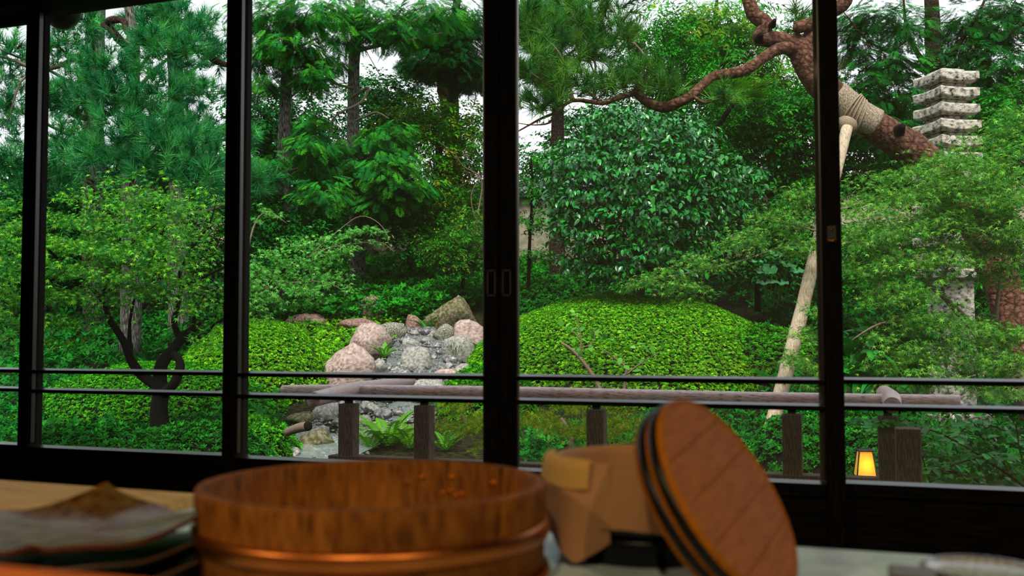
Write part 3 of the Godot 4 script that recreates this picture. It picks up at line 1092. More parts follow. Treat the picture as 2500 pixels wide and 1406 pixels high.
	for y in [-0.0165, -0.0305]:
		st = begin()
		lathe(st, [[lr - 0.001, y - 0.0008], [lr + 0.0018, y], [lr + 0.0024, y + 0.0045], [lr + 0.0018, y + 0.009], [lr - 0.001, y + 0.0098]], 64)
		part("hoop", finish(st), mats.black_hoop, lid)

	# the pale board
	var b0 := on_y(488, 1205, TABLE_Y + 0.017)
	var b := thing("cutting_board", "pale smooth wooden board behind the leaf shaped plate", "board", Vector3(b0.x, TABLE_Y, b0.z))
	st = begin()
	box(st, Vector3(-1.0, 0.0, 0.0), Vector3(0.0, 0.017, 0.36), 0.0012)
	part("board", finish(st), mats.cream, b, Transform3D(Basis(Vector3.UP, -0.04), Vector3.ZERO))
	build_plates()

	# the orange wooden box close to the viewer
	var o0 := on_y(0, 1378, 0.585)
	var box_ := thing("wooden_box", "orange lit wooden box lid nearest the viewer at lower left", "box", Vector3(o0.x, TABLE_Y, o0.z))
	part("side", block(Vector3(-0.25, 0.0, 0.004), Vector3(0.205, 0.1, 0.11), 0.002), mats.orange, box_)
	part("lid", block(Vector3(-0.254, 0.1, 0.0), Vector3(0.209, 0.115, 0.114), 0.002), mats.orange, box_)

	# small stoneware at the right
	var g := at(2400, 1384, 0.86)
	var bowl := thing("stoneware_bowl", "small dark stoneware bowl with grey glaze at lower right", "bowl", Vector3(g.x, TABLE_Y, g.z))
	var br := 145.0 / FOCAL * 0.86
	var bh := g.y - TABLE_Y
	st = begin()
	lathe(st, [[0.0, 0.0], [br * 0.62, 0.0], [br * 0.85, bh * 0.3], [br, bh * 0.72], [br * 0.99, bh * 0.97], [br * 0.94, bh], [br * 0.88, bh * 0.97]], 40, 0.03)
	part("body", finish(st), mats.stoneware, bowl)
	st = begin()
	lathe(st, [[br * 0.89, bh * 0.975], [br * 0.85, bh * 0.93], [br * 0.6, bh * 0.9], [0.0, bh * 0.88]], 40, 0.03)
	part("glazed_inside", finish(st), mats.grey_glaze, bowl)
	var d := at(2225, 1400, 0.82)
	var dish := thing("small_dish", "small dark square dish beside the stoneware bowl", "dish", Vector3(d.x, TABLE_Y, d.z))
	st = begin()
	var hh := d.y - TABLE_Y + 0.004
	box(st, Vector3(-0.016, 0.0, -0.012), Vector3(0.016, hh * 0.8, 0.03), 0.002)
	part("body", finish(st), mats.stoneware, dish)
	part("rim", block(Vector3(-0.018, hh * 0.8, -0.014), Vector3(0.018, hh, 0.032), 0.002), mats.dark_rim, dish)


func made_mesh(key: String, how: Callable) -> Mesh:
	if not made_meshes.has(key):
		made_meshes[key] = how.call()
	return made_meshes[key]


func cloth_grid(st: SurfaceTool, rows: Array, closed: bool, across: float, down: float, turn_over := false) -> void:
	var n: int = rows[0].size()
	var order := [[0, 0], [0, 1], [1, 1], [0, 0], [1, 1], [1, 0]]
	if not turn_over:
		order = [[0, 0], [1, 1], [0, 1], [0, 0], [1, 0], [1, 1]]
	for i in rows.size() - 1:
		for j in (n if closed else n - 1):
			for k in order:
				st.set_uv(Vector2(across * 0.25 * (j + k[1]) / n, down * 0.25 * (i + k[0]) / rows.size()))
				st.add_vertex(rows[i + k[0]][(j + k[1]) % n])


func prism(outline: PackedVector2Array, lo: float, hi: float, bevel: float) -> ArrayMesh:
	# an outline in x and z, between two heights, its upper edge chamfered
	var st := begin()
	st.set_smooth_group(-1)
	var mid := Vector2.ZERO
	for p in outline:
		mid += p / outline.size()
	var inset := PackedVector2Array()
	for p in outline:
		inset.append(p + (mid - p).normalized() * bevel)
	var n := outline.size()
	for j in n:
		var k := (j + 1) % n
		var a := Vector3(outline[j].x, lo, outline[j].y)
		var b := Vector3(outline[k].x, lo, outline[k].y)
		var c := Vector3(outline[k].x, hi - bevel, outline[k].y)
		var d := Vector3(outline[j].x, hi - bevel, outline[j].y)
		var e := Vector3(inset[k].x, hi, inset[k].y)
		var f := Vector3(inset[j].x, hi, inset[j].y)
		var out := a - Vector3(mid.x, a.y, mid.y)
		facing(st, Transform3D.IDENTITY, a, b, c, out)
		facing(st, Transform3D.IDENTITY, a, c, d, out)
		facing(st, Transform3D.IDENTITY, d, c, e, out + Vector3.UP)
		facing(st, Transform3D.IDENTITY, d, e, f, out + Vector3.UP)
		facing(st, Transform3D.IDENTITY, f, e, Vector3(mid.x, hi, mid.y), Vector3.UP)
		facing(st, Transform3D.IDENTITY, a, b, Vector3(mid.x, lo, mid.y), Vector3.DOWN)
	return finish(st)


func plate_edge(a: float, reach: float, curl: float) -> Vector2:
	# radius and rise of the rim: three curled tips (right, back, left), a notch in the front
	var near := func(where: float, width: float) -> float: return exp(-pow(angle_difference(a, where) / width, 2.0))
	var right: float = near.call(-0.12, 0.34)
	var back: float = exp(-absf(angle_difference(a, -1.68)) / 0.36)
	var left: float = near.call(PI + 0.1, 0.4)
	var notch: float = near.call(1.5, 0.1)
	var r := reach * (0.79 + 0.26 * right + 0.12 * back + 0.24 * left - 0.07 * notch + 0.03 * sin(a * 4.0))
	var y := curl * (0.16 + 0.62 * right + 1.05 * back + 0.6 * left + 0.12 * notch)
	return Vector2(r, y)


func plate_mesh(reach: float, thick: float, curl: float, edge_only := false) -> ArrayMesh:
	var rows := []
	var under := []
	for i in 13:
		var t := i / 12.0
		var row := PackedVector3Array()
		var low := PackedVector3Array()
		for j in 120:
			var a := TAU * j / 120.0
			var e := plate_edge(a, reach, curl)
			var y := 0.006 + e.y * pow(t, 2.6) + 0.0012 * sin(a * 6.0 + 1.0) * t
			row.append(Vector3(cos(a) * e.x * t, y, sin(a) * e.x * t))
			low.append(Vector3(cos(a) * e.x * t * 0.985, y - thick, sin(a) * e.x * t * 0.985))
		rows.append(row)
		under.append(low)
	var st := begin()
	if edge_only:
		grid(st, [under[12], rows[12]], true)
		grid(st, under, true)
	else:
		grid(st, rows, true, true)
	return finish(st)


func build_plates() -> void:
	var mid := at(170, 1290, 0.95)
	var labels := ["brown and green glazed leaf shaped plate, topmost of the stack", "dark glazed plate, second from the top under the leaf shaped plate", "dark glazed plate with a mauve edge, third in the stack", "dark glazed plate at the bottom of the stack on the table"]
	var top := mid.y - 0.0
	for k in 4:
		var y := TABLE_Y + 0.004 + (3 - k) * 0.0175
		var o := thing("leaf_plate" if k == 0 else "dark_plate", labels[k], "plate", Vector3(mid.x + k * 0.004, y, mid.z + k * 0.003), "stack of plates")
		o.rotation.y = 0.333 + [0.0, 0.1, -0.06, 0.12][k]
		if k == 0:
			part("glazed_face", plate_mesh(0.128, 0.006, 0.026), mats.glaze, o)
			part("glazed_edge", plate_mesh(0.128, 0.006, 0.026, true), mats.glaze_edge, o)
		else:
			part("face", plate_mesh(0.126, 0.013, 0.016), mats.dark_glaze, o)
			part("edge", plate_mesh(0.126, 0.013, 0.016, true), mats.dark_glaze, o)
			var st := begin()
			var ring := []
			for j in 97:
				var a := TAU * j / 96.0
				var e := plate_edge(a, 0.126, 0.016)
				ring.append(Vector3(cos(a) * e.x, 0.005 + e.y + 0.0012 * sin(a * 6.0 + 1.0), sin(a) * e.x))
			var radii := []
			for p in ring:
				radii.append(0.0017)
			tube(st, ring, radii, 6, 1)
			part("rim", finish(st), mats.dark_rim, o)


# ---------------------------------------------------------------- veranda
func build_veranda() -> void:
	var n := -RAIL_AT
	var deck := thing("deck", "boards of the veranda floor between the windows and the railing", "deck", Vector3(-1.0, 0.0, -3.75), "", "structure")
	for k in 40:
		var x := -9.0 + k * 0.36
		part("plank", made_mesh("deck_plank", func(): return block(Vector3(0.0, -0.04, -1.02), Vector3(0.352, 0.0, 1.02), 0.003)), mats.deck, deck, Transform3D(Basis.IDENTITY, Vector3(x + 1.0, 0.0, 0.0)))
	part("rim_beam", block(Vector3(-8.0, -0.2, -1.0), Vector3(6.4, -0.042, -0.92), 0.003), mats.post, deck)
	for k in 9:
		part("pier", block(Vector3(-7.8 + k * 1.7, -0.42, -0.99), Vector3(-7.7 + k * 1.7, -0.2, -0.9), 0.003), mats.post, deck)
	var eave := thing("roof_eave", "dark eave boards over the veranda, above the view", "eave", Vector3(-1.0, 2.56, -3.2), "", "structure")
	part("soffit", block(Vector3(-5.4, 0.0, -0.95), Vector3(6.2, 0.05, 0.62), 0.003), mats.dark_flat, eave)
	var slope := begin()
	box(slope, Vector3(-5.6, 0.0, 0.0), Vector3(6.4, 0.12, 9.0), 0.01, Transform3D(Basis(Vector3.RIGHT, -0.46), Vector3(0.0, 0.08, -1.0)))
	part("roof_slope", finish(slope), mats.tile, eave)  # roof out of view, added to shade the near garden
	for k in 11:
		part("rafter", block(Vector3(-4.3 + k * 0.9, -0.08, -0.75), Vector3(-4.24 + k * 0.9, 0.0, 0.55), 0.003), mats.dark_flat, eave)

	# the railing of peeled logs on square posts
	var e0 := on_n(690, 958, RAIL_AT)
	var e1 := on_n(2343, 975, RAIL_AT)
	var ry := 0.5 * (e0.y + e1.y)
	var corner0 := on_n(866, 965, RAIL_AT)
	var corner1 := on_n(2172, 975, RAIL_AT)
	var r := thing("railing", "low veranda railing of pinkish peeled logs on square dark posts", "railing", Vector3(0.5 * (e0.x + e1.x), 0.0, n))
	var o := -r.position
	var st := begin()
	tube(st, [Vector3(e0.x, ry + 0.004, n) + o, Vector3(corner0.x - 0.1, ry, n) + o, Vector3(corner0.x + 0.8, ry + 0.003, n) + o, Vector3(corner1.x - 0.6, ry - 0.002, n) + o, Vector3(e1.x, ry, n) + o], [0.022, 0.036, 0.037, 0.035, 0.033], 18, 8, 0.02)
	part("long_log", finish(st), mats.log, r)
	for c in [corner0, corner1]:
		st = begin()
		var yy := ry - 0.006
		var reach := 0.46 if c == corner0 else 0.14
		tube(st, [Vector3(c.x - 0.015, yy + 0.028, n - (0.75 if c == corner0 else 0.25)) + o, Vector3(c.x, yy + 0.02, n - 0.1) + o, Vector3(c.x + 0.006, yy + 0.016, n + 0.06) + o, Vector3(c.x + 0.02 * reach * 2.0, yy - 0.01 * reach * 2.0, n + reach) + o], [0.026 if c == corner0 else 0.036, 0.038, 0.04, 0.036], 18, 6, 0.03)
		part("cross_log", finish(st), mats.log, r)
	var first := on_n(852, 960, RAIL_AT).x
	var spots := []
	for k in 4:
		spots.append([0.0, 0.44, 1.36, 2.28][k] + first)
	spots.append(on_n(2166, 960, RAIL_AT).x)
	var top := EYE.y - (992.0 - 820.0) / FOCAL * 5.0
	for k in spots.size():
		var x: float = spots[k]
		var q: MeshInstance3D = part("post", block(Vector3(-0.043, 0.0, -0.04), Vector3(0.043, top, 0.04), 0.004), mats.post, r, Transform3D(Basis.IDENTITY, Vector3(x, 0.0, n) + o))
		part("neck", block(Vector3(-0.017, top, -0.017), Vector3(0.017, ry - 0.02, 0.017), 0.002), mats.dark, q)
	# the post that carries the returning rail at the right corner
	var x5: float = spots[4]
	part("post", block(Vector3(-0.05, 0.0, -0.045), Vector3(0.05, top - 0.03, 0.045), 0.004), mats.post, r, Transform3D(Basis.IDENTITY, Vector3(x5 + 0.07, 0.0, n + 0.24) + o))
	part("base_rail", block(Vector3(first - 0.1, 0.02, n - 0.045) + o, Vector3(x5 + 0.06, 0.088, n + 0.045) + o, 0.004), mats.post, r)
	var lamp := thing("eave_lamp", "dark rounded bowl lamp hanging under the eave at upper left", "lamp", at(151, 26, 4.3))
	st = begin()
	lathe(st, [[0.0, -0.083], [0.03, -0.078], [0.06, -0.056], [0.078, -0.02], [0.083, 0.02], [0.083, 0.1], [0.03, 0.13], [0.0, 0.13]], 32)
	part("bowl", finish(st), plain("dark_green_metal", Color(0.06, 0.09, 0.075), 0.35), lamp)
	part("chain", rope([Vector3(0, 0.12, 0), Vector3(0.002, 0.3, 0), Vector3(0, 2.52 - lamp.position.y, 0)], 0.004), mats.black, lamp)


# ---------------------------------------------------------------- ground, wall, water
func build_ground() -> void:
	var rows := []
	for i in 120:
		var z := -4.75 - 0.4 * i - (maxf(0.0, i - 50.0) * 0.25)
		var row := PackedVector3Array()
		for j in 121:
			var x := -34.0 + 0.5 * j
			row.append(Vector3(x, ground(x, z), z))
		rows.append(row)
	var st := begin()
	grid(st, rows)
	structure("ground", finish(st), mats.soil, "dark mossy garden soil rising to the wall", "ground")
	st = begin()
	rows = []
	for i in 8:
		var row := PackedVector3Array()
		for j in 60:
			var x := -34.0 + j
			row.append(Vector3(x, -0.39, -2.7 - 0.35 * i))
		rows.append(row)
	grid(st, rows)
	structure("ground", finish(st), mats.soil, "bare soil under the veranda boards", "ground")

	# the clay garden wall with its small tiled roof
	var wall := thing("wall_garden", "beige clay garden wall under a small grey tiled roof", "wall", Vector3(-6.0, 1.2, -WALL_AT), "", "structure")
	var top := EYE.y + (820.0 - 482.0) / FOCAL * 19.4
	part("plaster", block(Vector3(-16.0, -1.6, -0.12), Vector3(13.0, top - 1.2, 0.12), 0.01), mats.garden_wall, wall)
	var tile := begin()
	tube(tile, [Vector3(0.0, 0.13, -0.34), Vector3(0.0, 0.2, 0.0), Vector3(0.0, 0.16, 0.17), Vector3(0.0, 0.09, 0.36)], [0.045, 0.045, 0.045, 0.048], 10, 2)
	var round_tile := finish(tile)
	var flat := begin()
	box(flat, Vector3(-0.075, 0.0, -0.01), Vector3(0.075, 0.025, 0.34), 0.004, Transform3D(Basis(Vector3.RIGHT, 0.27), Vector3(0.0, 0.14, 0.0)))
	var flat_tile := finish(flat)
	var y0 := top - 1.2
	part("roof_bed", block(Vector3(-16.0, y0, -0.3), Vector3(13.0, y0 + 0.07, 0.3), 0.01), mats.tile, wall)
	part("ridge_tile", rope([Vector3(-16.0, y0 + 0.29, 0.0), Vector3(-3.0, y0 + 0.29, 0.0), Vector3(13.0, y0 + 0.29, 0.0)], 0.07, 10, 8), mats.tile, wall)
	for k in 105:
		var x := -13.5 + k * 0.22
		part("round_tile", round_tile, mats.tile, wall, Transform3D(Basis.IDENTITY, Vector3(x, y0, 0.0)))
		part("flat_tile", flat_tile, mats.tile, wall, Transform3D(Basis.IDENTITY, Vector3(x + 0.11, y0, 0.0)))

	# the little stream
	var left := [[1000, 802], [975, 822], [950, 860], [940, 905], [915, 950], [840, 1000], [740, 1050], [655, 1115]]
	var right := [[1050, 802], [1080, 822], [1105, 855], [1140, 905], [1150, 950], [1090, 1010], [960, 1070], [850, 1125]]
	rows = []
	for i in left.size():
		var a := on_ground(left[i][0], left[i][1])
		var b := on_ground(right[i][0], right[i][1])
		var row := PackedVector3Array()
		for j in 9:
			var p := b.lerp(a, j / 8.0)
			row.append(Vector3(p.x, ground(p.x, p.z) + 0.008 + 0.02 * bumps.get_noise_2d(p.x * 60.0, p.z * 60.0), p.z))
		rows.append(row)
	rows.reverse()
	st = begin()
	grid(st, rows, false, true)
	var water := part("water", finish(st), mats.water)
	tag(water, "shallow glistening water of the stony stream", "water", "", "stuff")

	# the stones lying in the stream bed
	var stones := []
	for k in 6:
		stones.append(stone_mesh(Vector3(1.0, 0.42 + 0.06 * k, 0.8), 100 + k, 12, 0.06))
	var many := []
	for k in 5200:
		var t := rng.randf() * (left.size() - 1.001)
		var i := int(t)
		var u := rnd(-0.08, 1.08)
		var l := Vector2(left[i][0], left[i][1]).lerp(Vector2(left[i + 1][0], left[i + 1][1]), t - i)
		var r := Vector2(right[i][0], right[i][1]).lerp(Vector2(right[i + 1][0], right[i + 1][1]), t - i)
		var q := l.lerp(r, u)
		if k % 52 == 0:
			var p := on_ground(q.x, q.y)
			var s := rnd(0.1, 0.28)
			var one := part("stream_stone", stones[k % 6], mats.wet_stone if k % 3 else mats.grey_stone, self, Transform3D(Basis(any_dir(), rnd(-0.25, 0.25)) * Basis(Vector3.UP, rnd(0, TAU)) * Basis().scaled(Vector3.ONE * s), p + Vector3(0.0, 0.02 + 0.06 * s, 0.0)))
			tag(one, "small wet slaty stone lying among others in the stream bed", "stone", "small stones in the stream")
		elif k % 4 == 0:
			var p := on_ground(q.x, q.y)
			many.append(Transform3D(Basis(any_dir(), rnd(0.0, 0.6)) * Basis(Vector3.UP, rnd(0, TAU)) * Basis().scaled(Vector3.ONE * rnd(0.025, 0.085)), p + Vector3(0.0, 0.012, 0.0)))
	copies("gravel", "loose wet gravel and slate chips between the stream stones", "gravel", stones[0], mats.wet_stone, many)

	# the larger rocks, each with its place in the picture [x0, x1, y0, y1]
	rock("boulder", "large pinkish boulder with a steep left face beside the stream", [778, 900, 850, 948], mats.pink_stone, 11)
	rock("rock", "small grey rock leaning on the right of the pinkish boulder", [888, 948, 872, 922], mats.grey_stone, 12)
	rock("rock", "long pale pink rock slanting down to the stream above the boulder", [852, 944, 800, 868], mats.pink_stone, 13, -0.35)
	rock("rock", "rounded grey rock spotted with white lichen at the stream head", [918, 1004, 778, 830], mats.lichen_stone, 14)
	rock("rock", "flat reddish rock lying in the green behind the stream", [828, 922, 779, 812], mats.red_stone, 15)
	rock("rock", "low mauve rock showing above the clipped azalea on the left", [702, 792, 769, 800], mats.red_stone, 16)
	rock("rock", "brown mossy rock half hidden by ferns behind the reddish rock", [860, 932, 726, 786], mats.moss_stone, 17)
	rock("boulder", "large dark mossy boulder standing behind the stream at right", [1042, 1168, 724, 806], mats.moss_stone, 18)
	rock("rock", "narrow purple grey rock beside the small fern at the stream head", [988, 1030, 763, 812], mats.red_stone, 19)
	rock("boulder", "pale grey boulder with a flat sloping top right of the stream", [1096, 1190, 787, 850], mats.pink_stone, 20)
	rock("rock", "brown grey rock below the pale sloping boulder", [1084, 1156, 808, 884], mats.grey_stone, 21)
	rock("rock", "mottled grey rock between stream and mossy boulder", [1053, 1104, 792, 832], mats.lichen_stone, 22)
	rock("rock", "flat pale squarish slab of rock in the upper stream", [971, 1028, 829, 856], mats.grey_stone, 23)
	rock("rock", "broad flat rock in the middle of the stream", [982, 1052, 851, 902], mats.grey_stone, 24)
	rock("rock", "thin pale rock under the brown grey rock in the stream", [1030, 1082, 836, 852], mats.wet_stone, 25)
	rock("rock", "light grey rock at the foot of the grass clump by the stream", [1106, 1150, 890, 922], mats.grey_stone, 26)
	rock("rock", "tan rock just above the railing where the stream bends", [1062, 1118, 900, 930], mats.pink_stone, 27)
	rock("rock", "dark grey rock left of the tan rock above the railing", [944, 1006, 896, 938], mats.wet_stone, 28)
	rock("rock", "brown rock behind the log railing, below the pinkish boulder", [846, 932, 930, 990], mats.moss_stone, 29)
	rock("rock", "brown grey rock behind the middle of the left railing", [1006, 1100, 925, 985], mats.grey_stone, 30)
	rock("rock", "white veined rock behind the railing near the dark double post", [1098, 1150, 925, 968], mats.lichen_stone, 31)
	rock("rock", "rounded grey rock with moss on its left, left of the railing posts", [732, 812, 1046, 1098], mats.moss_stone, 32)
	rock("rock", "low rock with a green mossy cap near the window sill", [654, 704, 1082, 1116], mats.moss_stone, 33)
	rock("rock", "small rusty rock at the sill, left of the mossy capped rock", [626, 664, 1098, 1124], mats.red_stone, 34)
	rock("rock", "pale rock beside the first railing post under the log end", [766, 832, 990, 1024], mats.grey_stone, 35)
	rock("rock", "grey brown rock beneath the pointed end of the railing log", [700, 772, 1006, 1040], mats.moss_stone, 36)
	rock("boulder", "large dark grey rock half hidden by maple leaves at far right", [2325, 2452, 862, 1000], mats.grey_stone, 37)
	var log_at := on_ground(715, 1066)
	var drift := thing("driftwood", "short weathered log with a dark cut end among the rocks", "log", log_at)
	st = begin()
	var a0 := at(700, 1056, 8.6) - log_at
	var a1 := at(752, 1040, 8.35) - log_at
	tube(st, [a0, (a0 + a1) * 0.5 + Vector3(0, 0.01, 0), a1], [0.035, 0.04, 0.042], 12, 3, 0.06)
	part("log", finish(st), mats.twig, drift)
	st = begin()
	tube(st, [a1, a1 + (a1 - a0).normalized() * 0.012], [0.043, 0.036], 12, 1)
	part("cut_end", finish(st), mats.dark_twig, drift)


func rock(called: String, label: String, b: Array, m: Material, seeded: int, tilt := 0.0) -> void:
	var g := on_ground(0.5 * (b[0] + b[1]), b[3])
	var d := seen_at(g).z
	var w: float = (b[1] - b[0]) / FOCAL * d
	var h: float = (b[3] - b[2]) / FOCAL * d
	var o := part(called, stone_mesh(Vector3(w * 1.14, h * 1.42, w * 0.85), seeded, 12, 0.07), m, self, Transform3D(Basis(turned.z, tilt) * Basis(Vector3.UP, 0.33), g + Vector3(0.0, h * 0.32, 0.0) - turned.z * w * 0.3))
	tag(o, label, "rock")


func copies(called: String, label: String, category: String, mesh: Mesh, m: Material, places: Array, parent: Node = self) -> void:
	var mm := MultiMesh.new()
	mm.transform_format = MultiMesh.TRANSFORM_3D
	mm.mesh = mesh
	mm.instance_count = places.size()
	for k in places.size():
		mm.set_instance_transform(k, places[k])
	var o := MultiMeshInstance3D.new()
	o.name = called
	o.multimesh = mm
	o.material_override = m
	tag(o, label, category, "", "stuff")
	named(o, parent)


# ---------------------------------------------------------------- clipped mounds and ground cover
func mound(called: String, label: String, px: float, d: float, rx: float, rz: float, high: float, n: int, colors: Array, leaf_long: float, turn := 0.0, lumpy := 0.05, base := 0.0) -> void:
	var c := at(px, 820, d)
	c.y = ground(c.x, c.z) + base
	var o := thing(called, label, "shrub", c)
	var axis := Basis(Vector3.UP, turn + 0.3332)
	var dome := func(u: float, v: float) -> Vector3:
		var q := u * u + v * v
		var p := axis * Vector3(u * rx, 0.0, v * rz)
		var y := high * pow(maxf(0.0, 1.0 - pow(q, 1.35)), 0.75)
		y += lumpy * bumps.get_noise_2d((c.x + p.x) * 40.0, (c.z + p.z) * 40.0) * minf(1.0, 3.0 * (1.0 - q))
		return Vector3(p.x, ground(c.x + p.x, c.z + p.z) - c.y + base + y - 0.03, p.z)
	var rows := []
	for i in 13:
		var row := PackedVector3Array()
		for j in 40:
			var a := TAU * j / 40.0
			row.append(dome.call(cos(a) * i / 12.0, sin(a) * i / 12.0))
		rows.append(row)
	var st := begin()
	grid(st, rows, true, true)
	part("twiggy_heart", finish(st), mats.dark_twig, o)
	var places := []
	for k in n:
		var a := rnd(0.0, TAU)
		var r := sqrt(rng.randf())
		var u := r * cos(a)
		var v := r * sin(a)
		var p: Vector3 = dome.call(u, v)
		var pu: Vector3 = dome.call(u + 0.03, v)
		var pv: Vector3 = dome.call(u, v + 0.03)
		var up := (pv - p).cross(pu - p).normalized()
		if up.y < 0.0:
			up = -up
		up = (up + Vector3(0.0, 0.5, 0.0) + any_dir() * 0.45).normalized()
		var x := up.cross(any_dir()).normalized()
		places.append(Transform3D(Basis(x, up, x.cross(up)) * Basis().scaled(Vector3.ONE * rnd(0.75, 1.25)), c + p + up * rnd(-0.015, 0.035)))
	plant(o, "sprig", "leaves", [rosette_mesh(8, leaf_long, leaf_long * 0.42, 0.35, 3), rosette_mesh(7, leaf_long, leaf_long * 0.45, 0.55, 4)], colors, places, 0, 0.42, 0.35, 0.25)


func carpet(called: String, label: String, areas: Array, n: int, meshes: Array, colors: Array, lift: float, size := 1.0, shine := 0.42) -> void:
	# plants nobody could count, spread over areas given as picture corners
	var o := thing(called, label, "ground cover", on_ground(areas[0][0][0], areas[0][0][1]), "", "stuff")
	var total := 0.0
	var boxes := []
	for poly in areas:
		var lo := Vector2(INF, INF)
		var hi := Vector2(-INF, -INF)
		var pts := PackedVector2Array()
		for q in poly:
			pts.append(Vector2(q[0], q[1]))
			lo = lo.min(pts[-1])
			hi = hi.max(pts[-1])
		boxes.append([pts, lo, hi])
		total += (hi.x - lo.x) * (hi.y - lo.y)
	var places := []
	for b in boxes:
		for k in int(n * (b[2].x - b[1].x) * (b[2].y - b[1].y) / total):
			var q := Vector2(rnd(b[1].x, b[2].x), rnd(b[1].y, b[2].y))
			if not Geometry2D.is_point_in_polygon(q, b[0]):
				continue
			var p := on_ground(q.x, q.y)
			p += Vector3(rnd(-0.2, 0.2), 0.0, rnd(-0.2, 0.2))
			p.y = ground(p.x, p.z) + lift * rnd(0.1, 1.0)
			var up := (Vector3.UP + any_dir() * 0.5 + turned.z * 0.25).normalized()
			var x := up.cross(any_dir()).normalized()
			places.append(Transform3D(Basis(x, up, x.cross(up)) * Basis().scaled(Vector3.ONE * size * rnd(0.7, 1.3)), p))
	plant(o, "sprig", "leaves", meshes, colors, places, 0, shine)


func fern(label: String, x: float, y: float, long: float, n: int, color: Color, d := -1.0) -> void:
	var g := on_ground(x, y) if d < 0.0 else at(x, y, d)
	var o := thing("fern", label, "fern", g)
	for k in n:
		var a := TAU * k / n + rnd(-0.25, 0.25)
		var el := rnd(0.35, 0.95)
		var dir := Vector3(cos(a) * cos(el), sin(el), sin(a) * cos(el))
		var kind := k % 3
		part("frond", made_mesh("fern%d" % kind, func(): return fern_mesh(1.0, 0.3, 0.3, 60 + kind)), leaf_mat(tinted_step(color, k), 0.5, 0.4), o, Transform3D(aim(dir, Vector3.UP, long * rnd(0.7, 1.1)), Vector3(0.0, 0.01, 0.0)))


func tinted_step(c: Color, k: int) -> Color:
	var f: float = [0.85, 1.0, 1.15, 0.93][k % 4]
	return Color(c.r * f, c.g * f, c.b * f)


func grass(label: String, x: float, y: float, long: float, n: int, color: Color) -> void:
	var g := on_ground(x, y)
	var o := part("grass_clump", grass_mesh(n, long, int(x)), leaf_mat(color, 0.45, 0.35), self, Transform3D(Basis.IDENTITY, g))
	tag(o, label, "grass")


func tree(called: String, label: String, category: String, trunk: Array, bark: Material, sides := 12, rough := 0.16, group := "") -> Node3D:
	var o := thing(called, label, category, at(trunk[0][0], trunk[0][1], trunk[0][2]), group)
	wood_part(o, "trunk", trunk, bark, sides, rough, 6)
	return o


func spray_places(blobs: Array, n: int, size: float, hang: float, shell := 0.5) -> Array:
	var out := []
	for q in in_blobs(blobs, n, shell):
		var dir: Vector3 = (q[1] + any_dir() * 0.55)
		dir.y = dir.y * 0.35 - hang
		var up := (Vector3.UP + any_dir() * 0.4).normalized()
		out.append(Transform3D(aim(dir, up, size * rnd(0.7, 1.25)), q[0]))
	return out


func tuft_places(blobs: Array, n: int, size: float, shell := 0.5) -> Array:
	var out := []
	for q in in_blobs(blobs, n, shell):
		var dir: Vector3 = q[1] * 0.7 + Vector3(0.0, 0.55, 0.0) + any_dir() * 0.5
		out.append(Transform3D(aim(dir, any_dir(), size * rnd(0.75, 1.2)), q[0]))
	return out


func flat_places(blobs: Array, n: int, size: float, tilt := 0.45, shell := 0.5) -> Array:
	# leaves that lie in loose level layers (maple)
	var out := []
	for q in in_blobs(blobs, n, shell):
		var p: Vector3 = q[0]
		var layer := 0.21
		var wave := 0.3 * bumps.get_noise_2d(p.x * 35.0, p.z * 35.0) + 0.1 * bumps.get_noise_2d(p.x * 110.0, p.z * 110.0)
		p.y = lerpf(p.y, roundf((p.y - wave) / layer) * layer + wave, 0.5)
		var up := (Vector3.UP + any_dir() * tilt + turned.z * 0.25).normalized()
		var dir: Vector3 = q[1] * 0.6 + any_dir() * 0.8 + Vector3(0.0, -0.3, 0.0)
		out.append(Transform3D(aim(dir, up, size * rnd(0.7, 1.2)), p))
	return out


func hanging_places(blobs: Array, n: int, size: float, shell := 0.35) -> Array:
	# broad glossy leaves that hang outwards (camellia)
	var out := []
	for q in in_blobs(blobs, n, shell):
		var p: Vector3 = q[0]
		var wave := 0.35 * bumps.get_noise_2d(p.x * 40.0, p.z * 40.0)
		p.y = lerpf(p.y, roundf((p.y - wave) / 0.24) * 0.24 + wave, 0.55)
		var dir: Vector3 = q[1] * 0.6 + any_dir() * 0.8 + turned.z * 0.35 + Vector3(0.0, -0.32, 0.0)
		var up: Vector3 = (q[1] * 0.35 + Vector3.UP + any_dir() * 0.5).normalized()
		out.append(Transform3D(aim(dir, up, size * rnd(0.75, 1.2)), p))
	return out


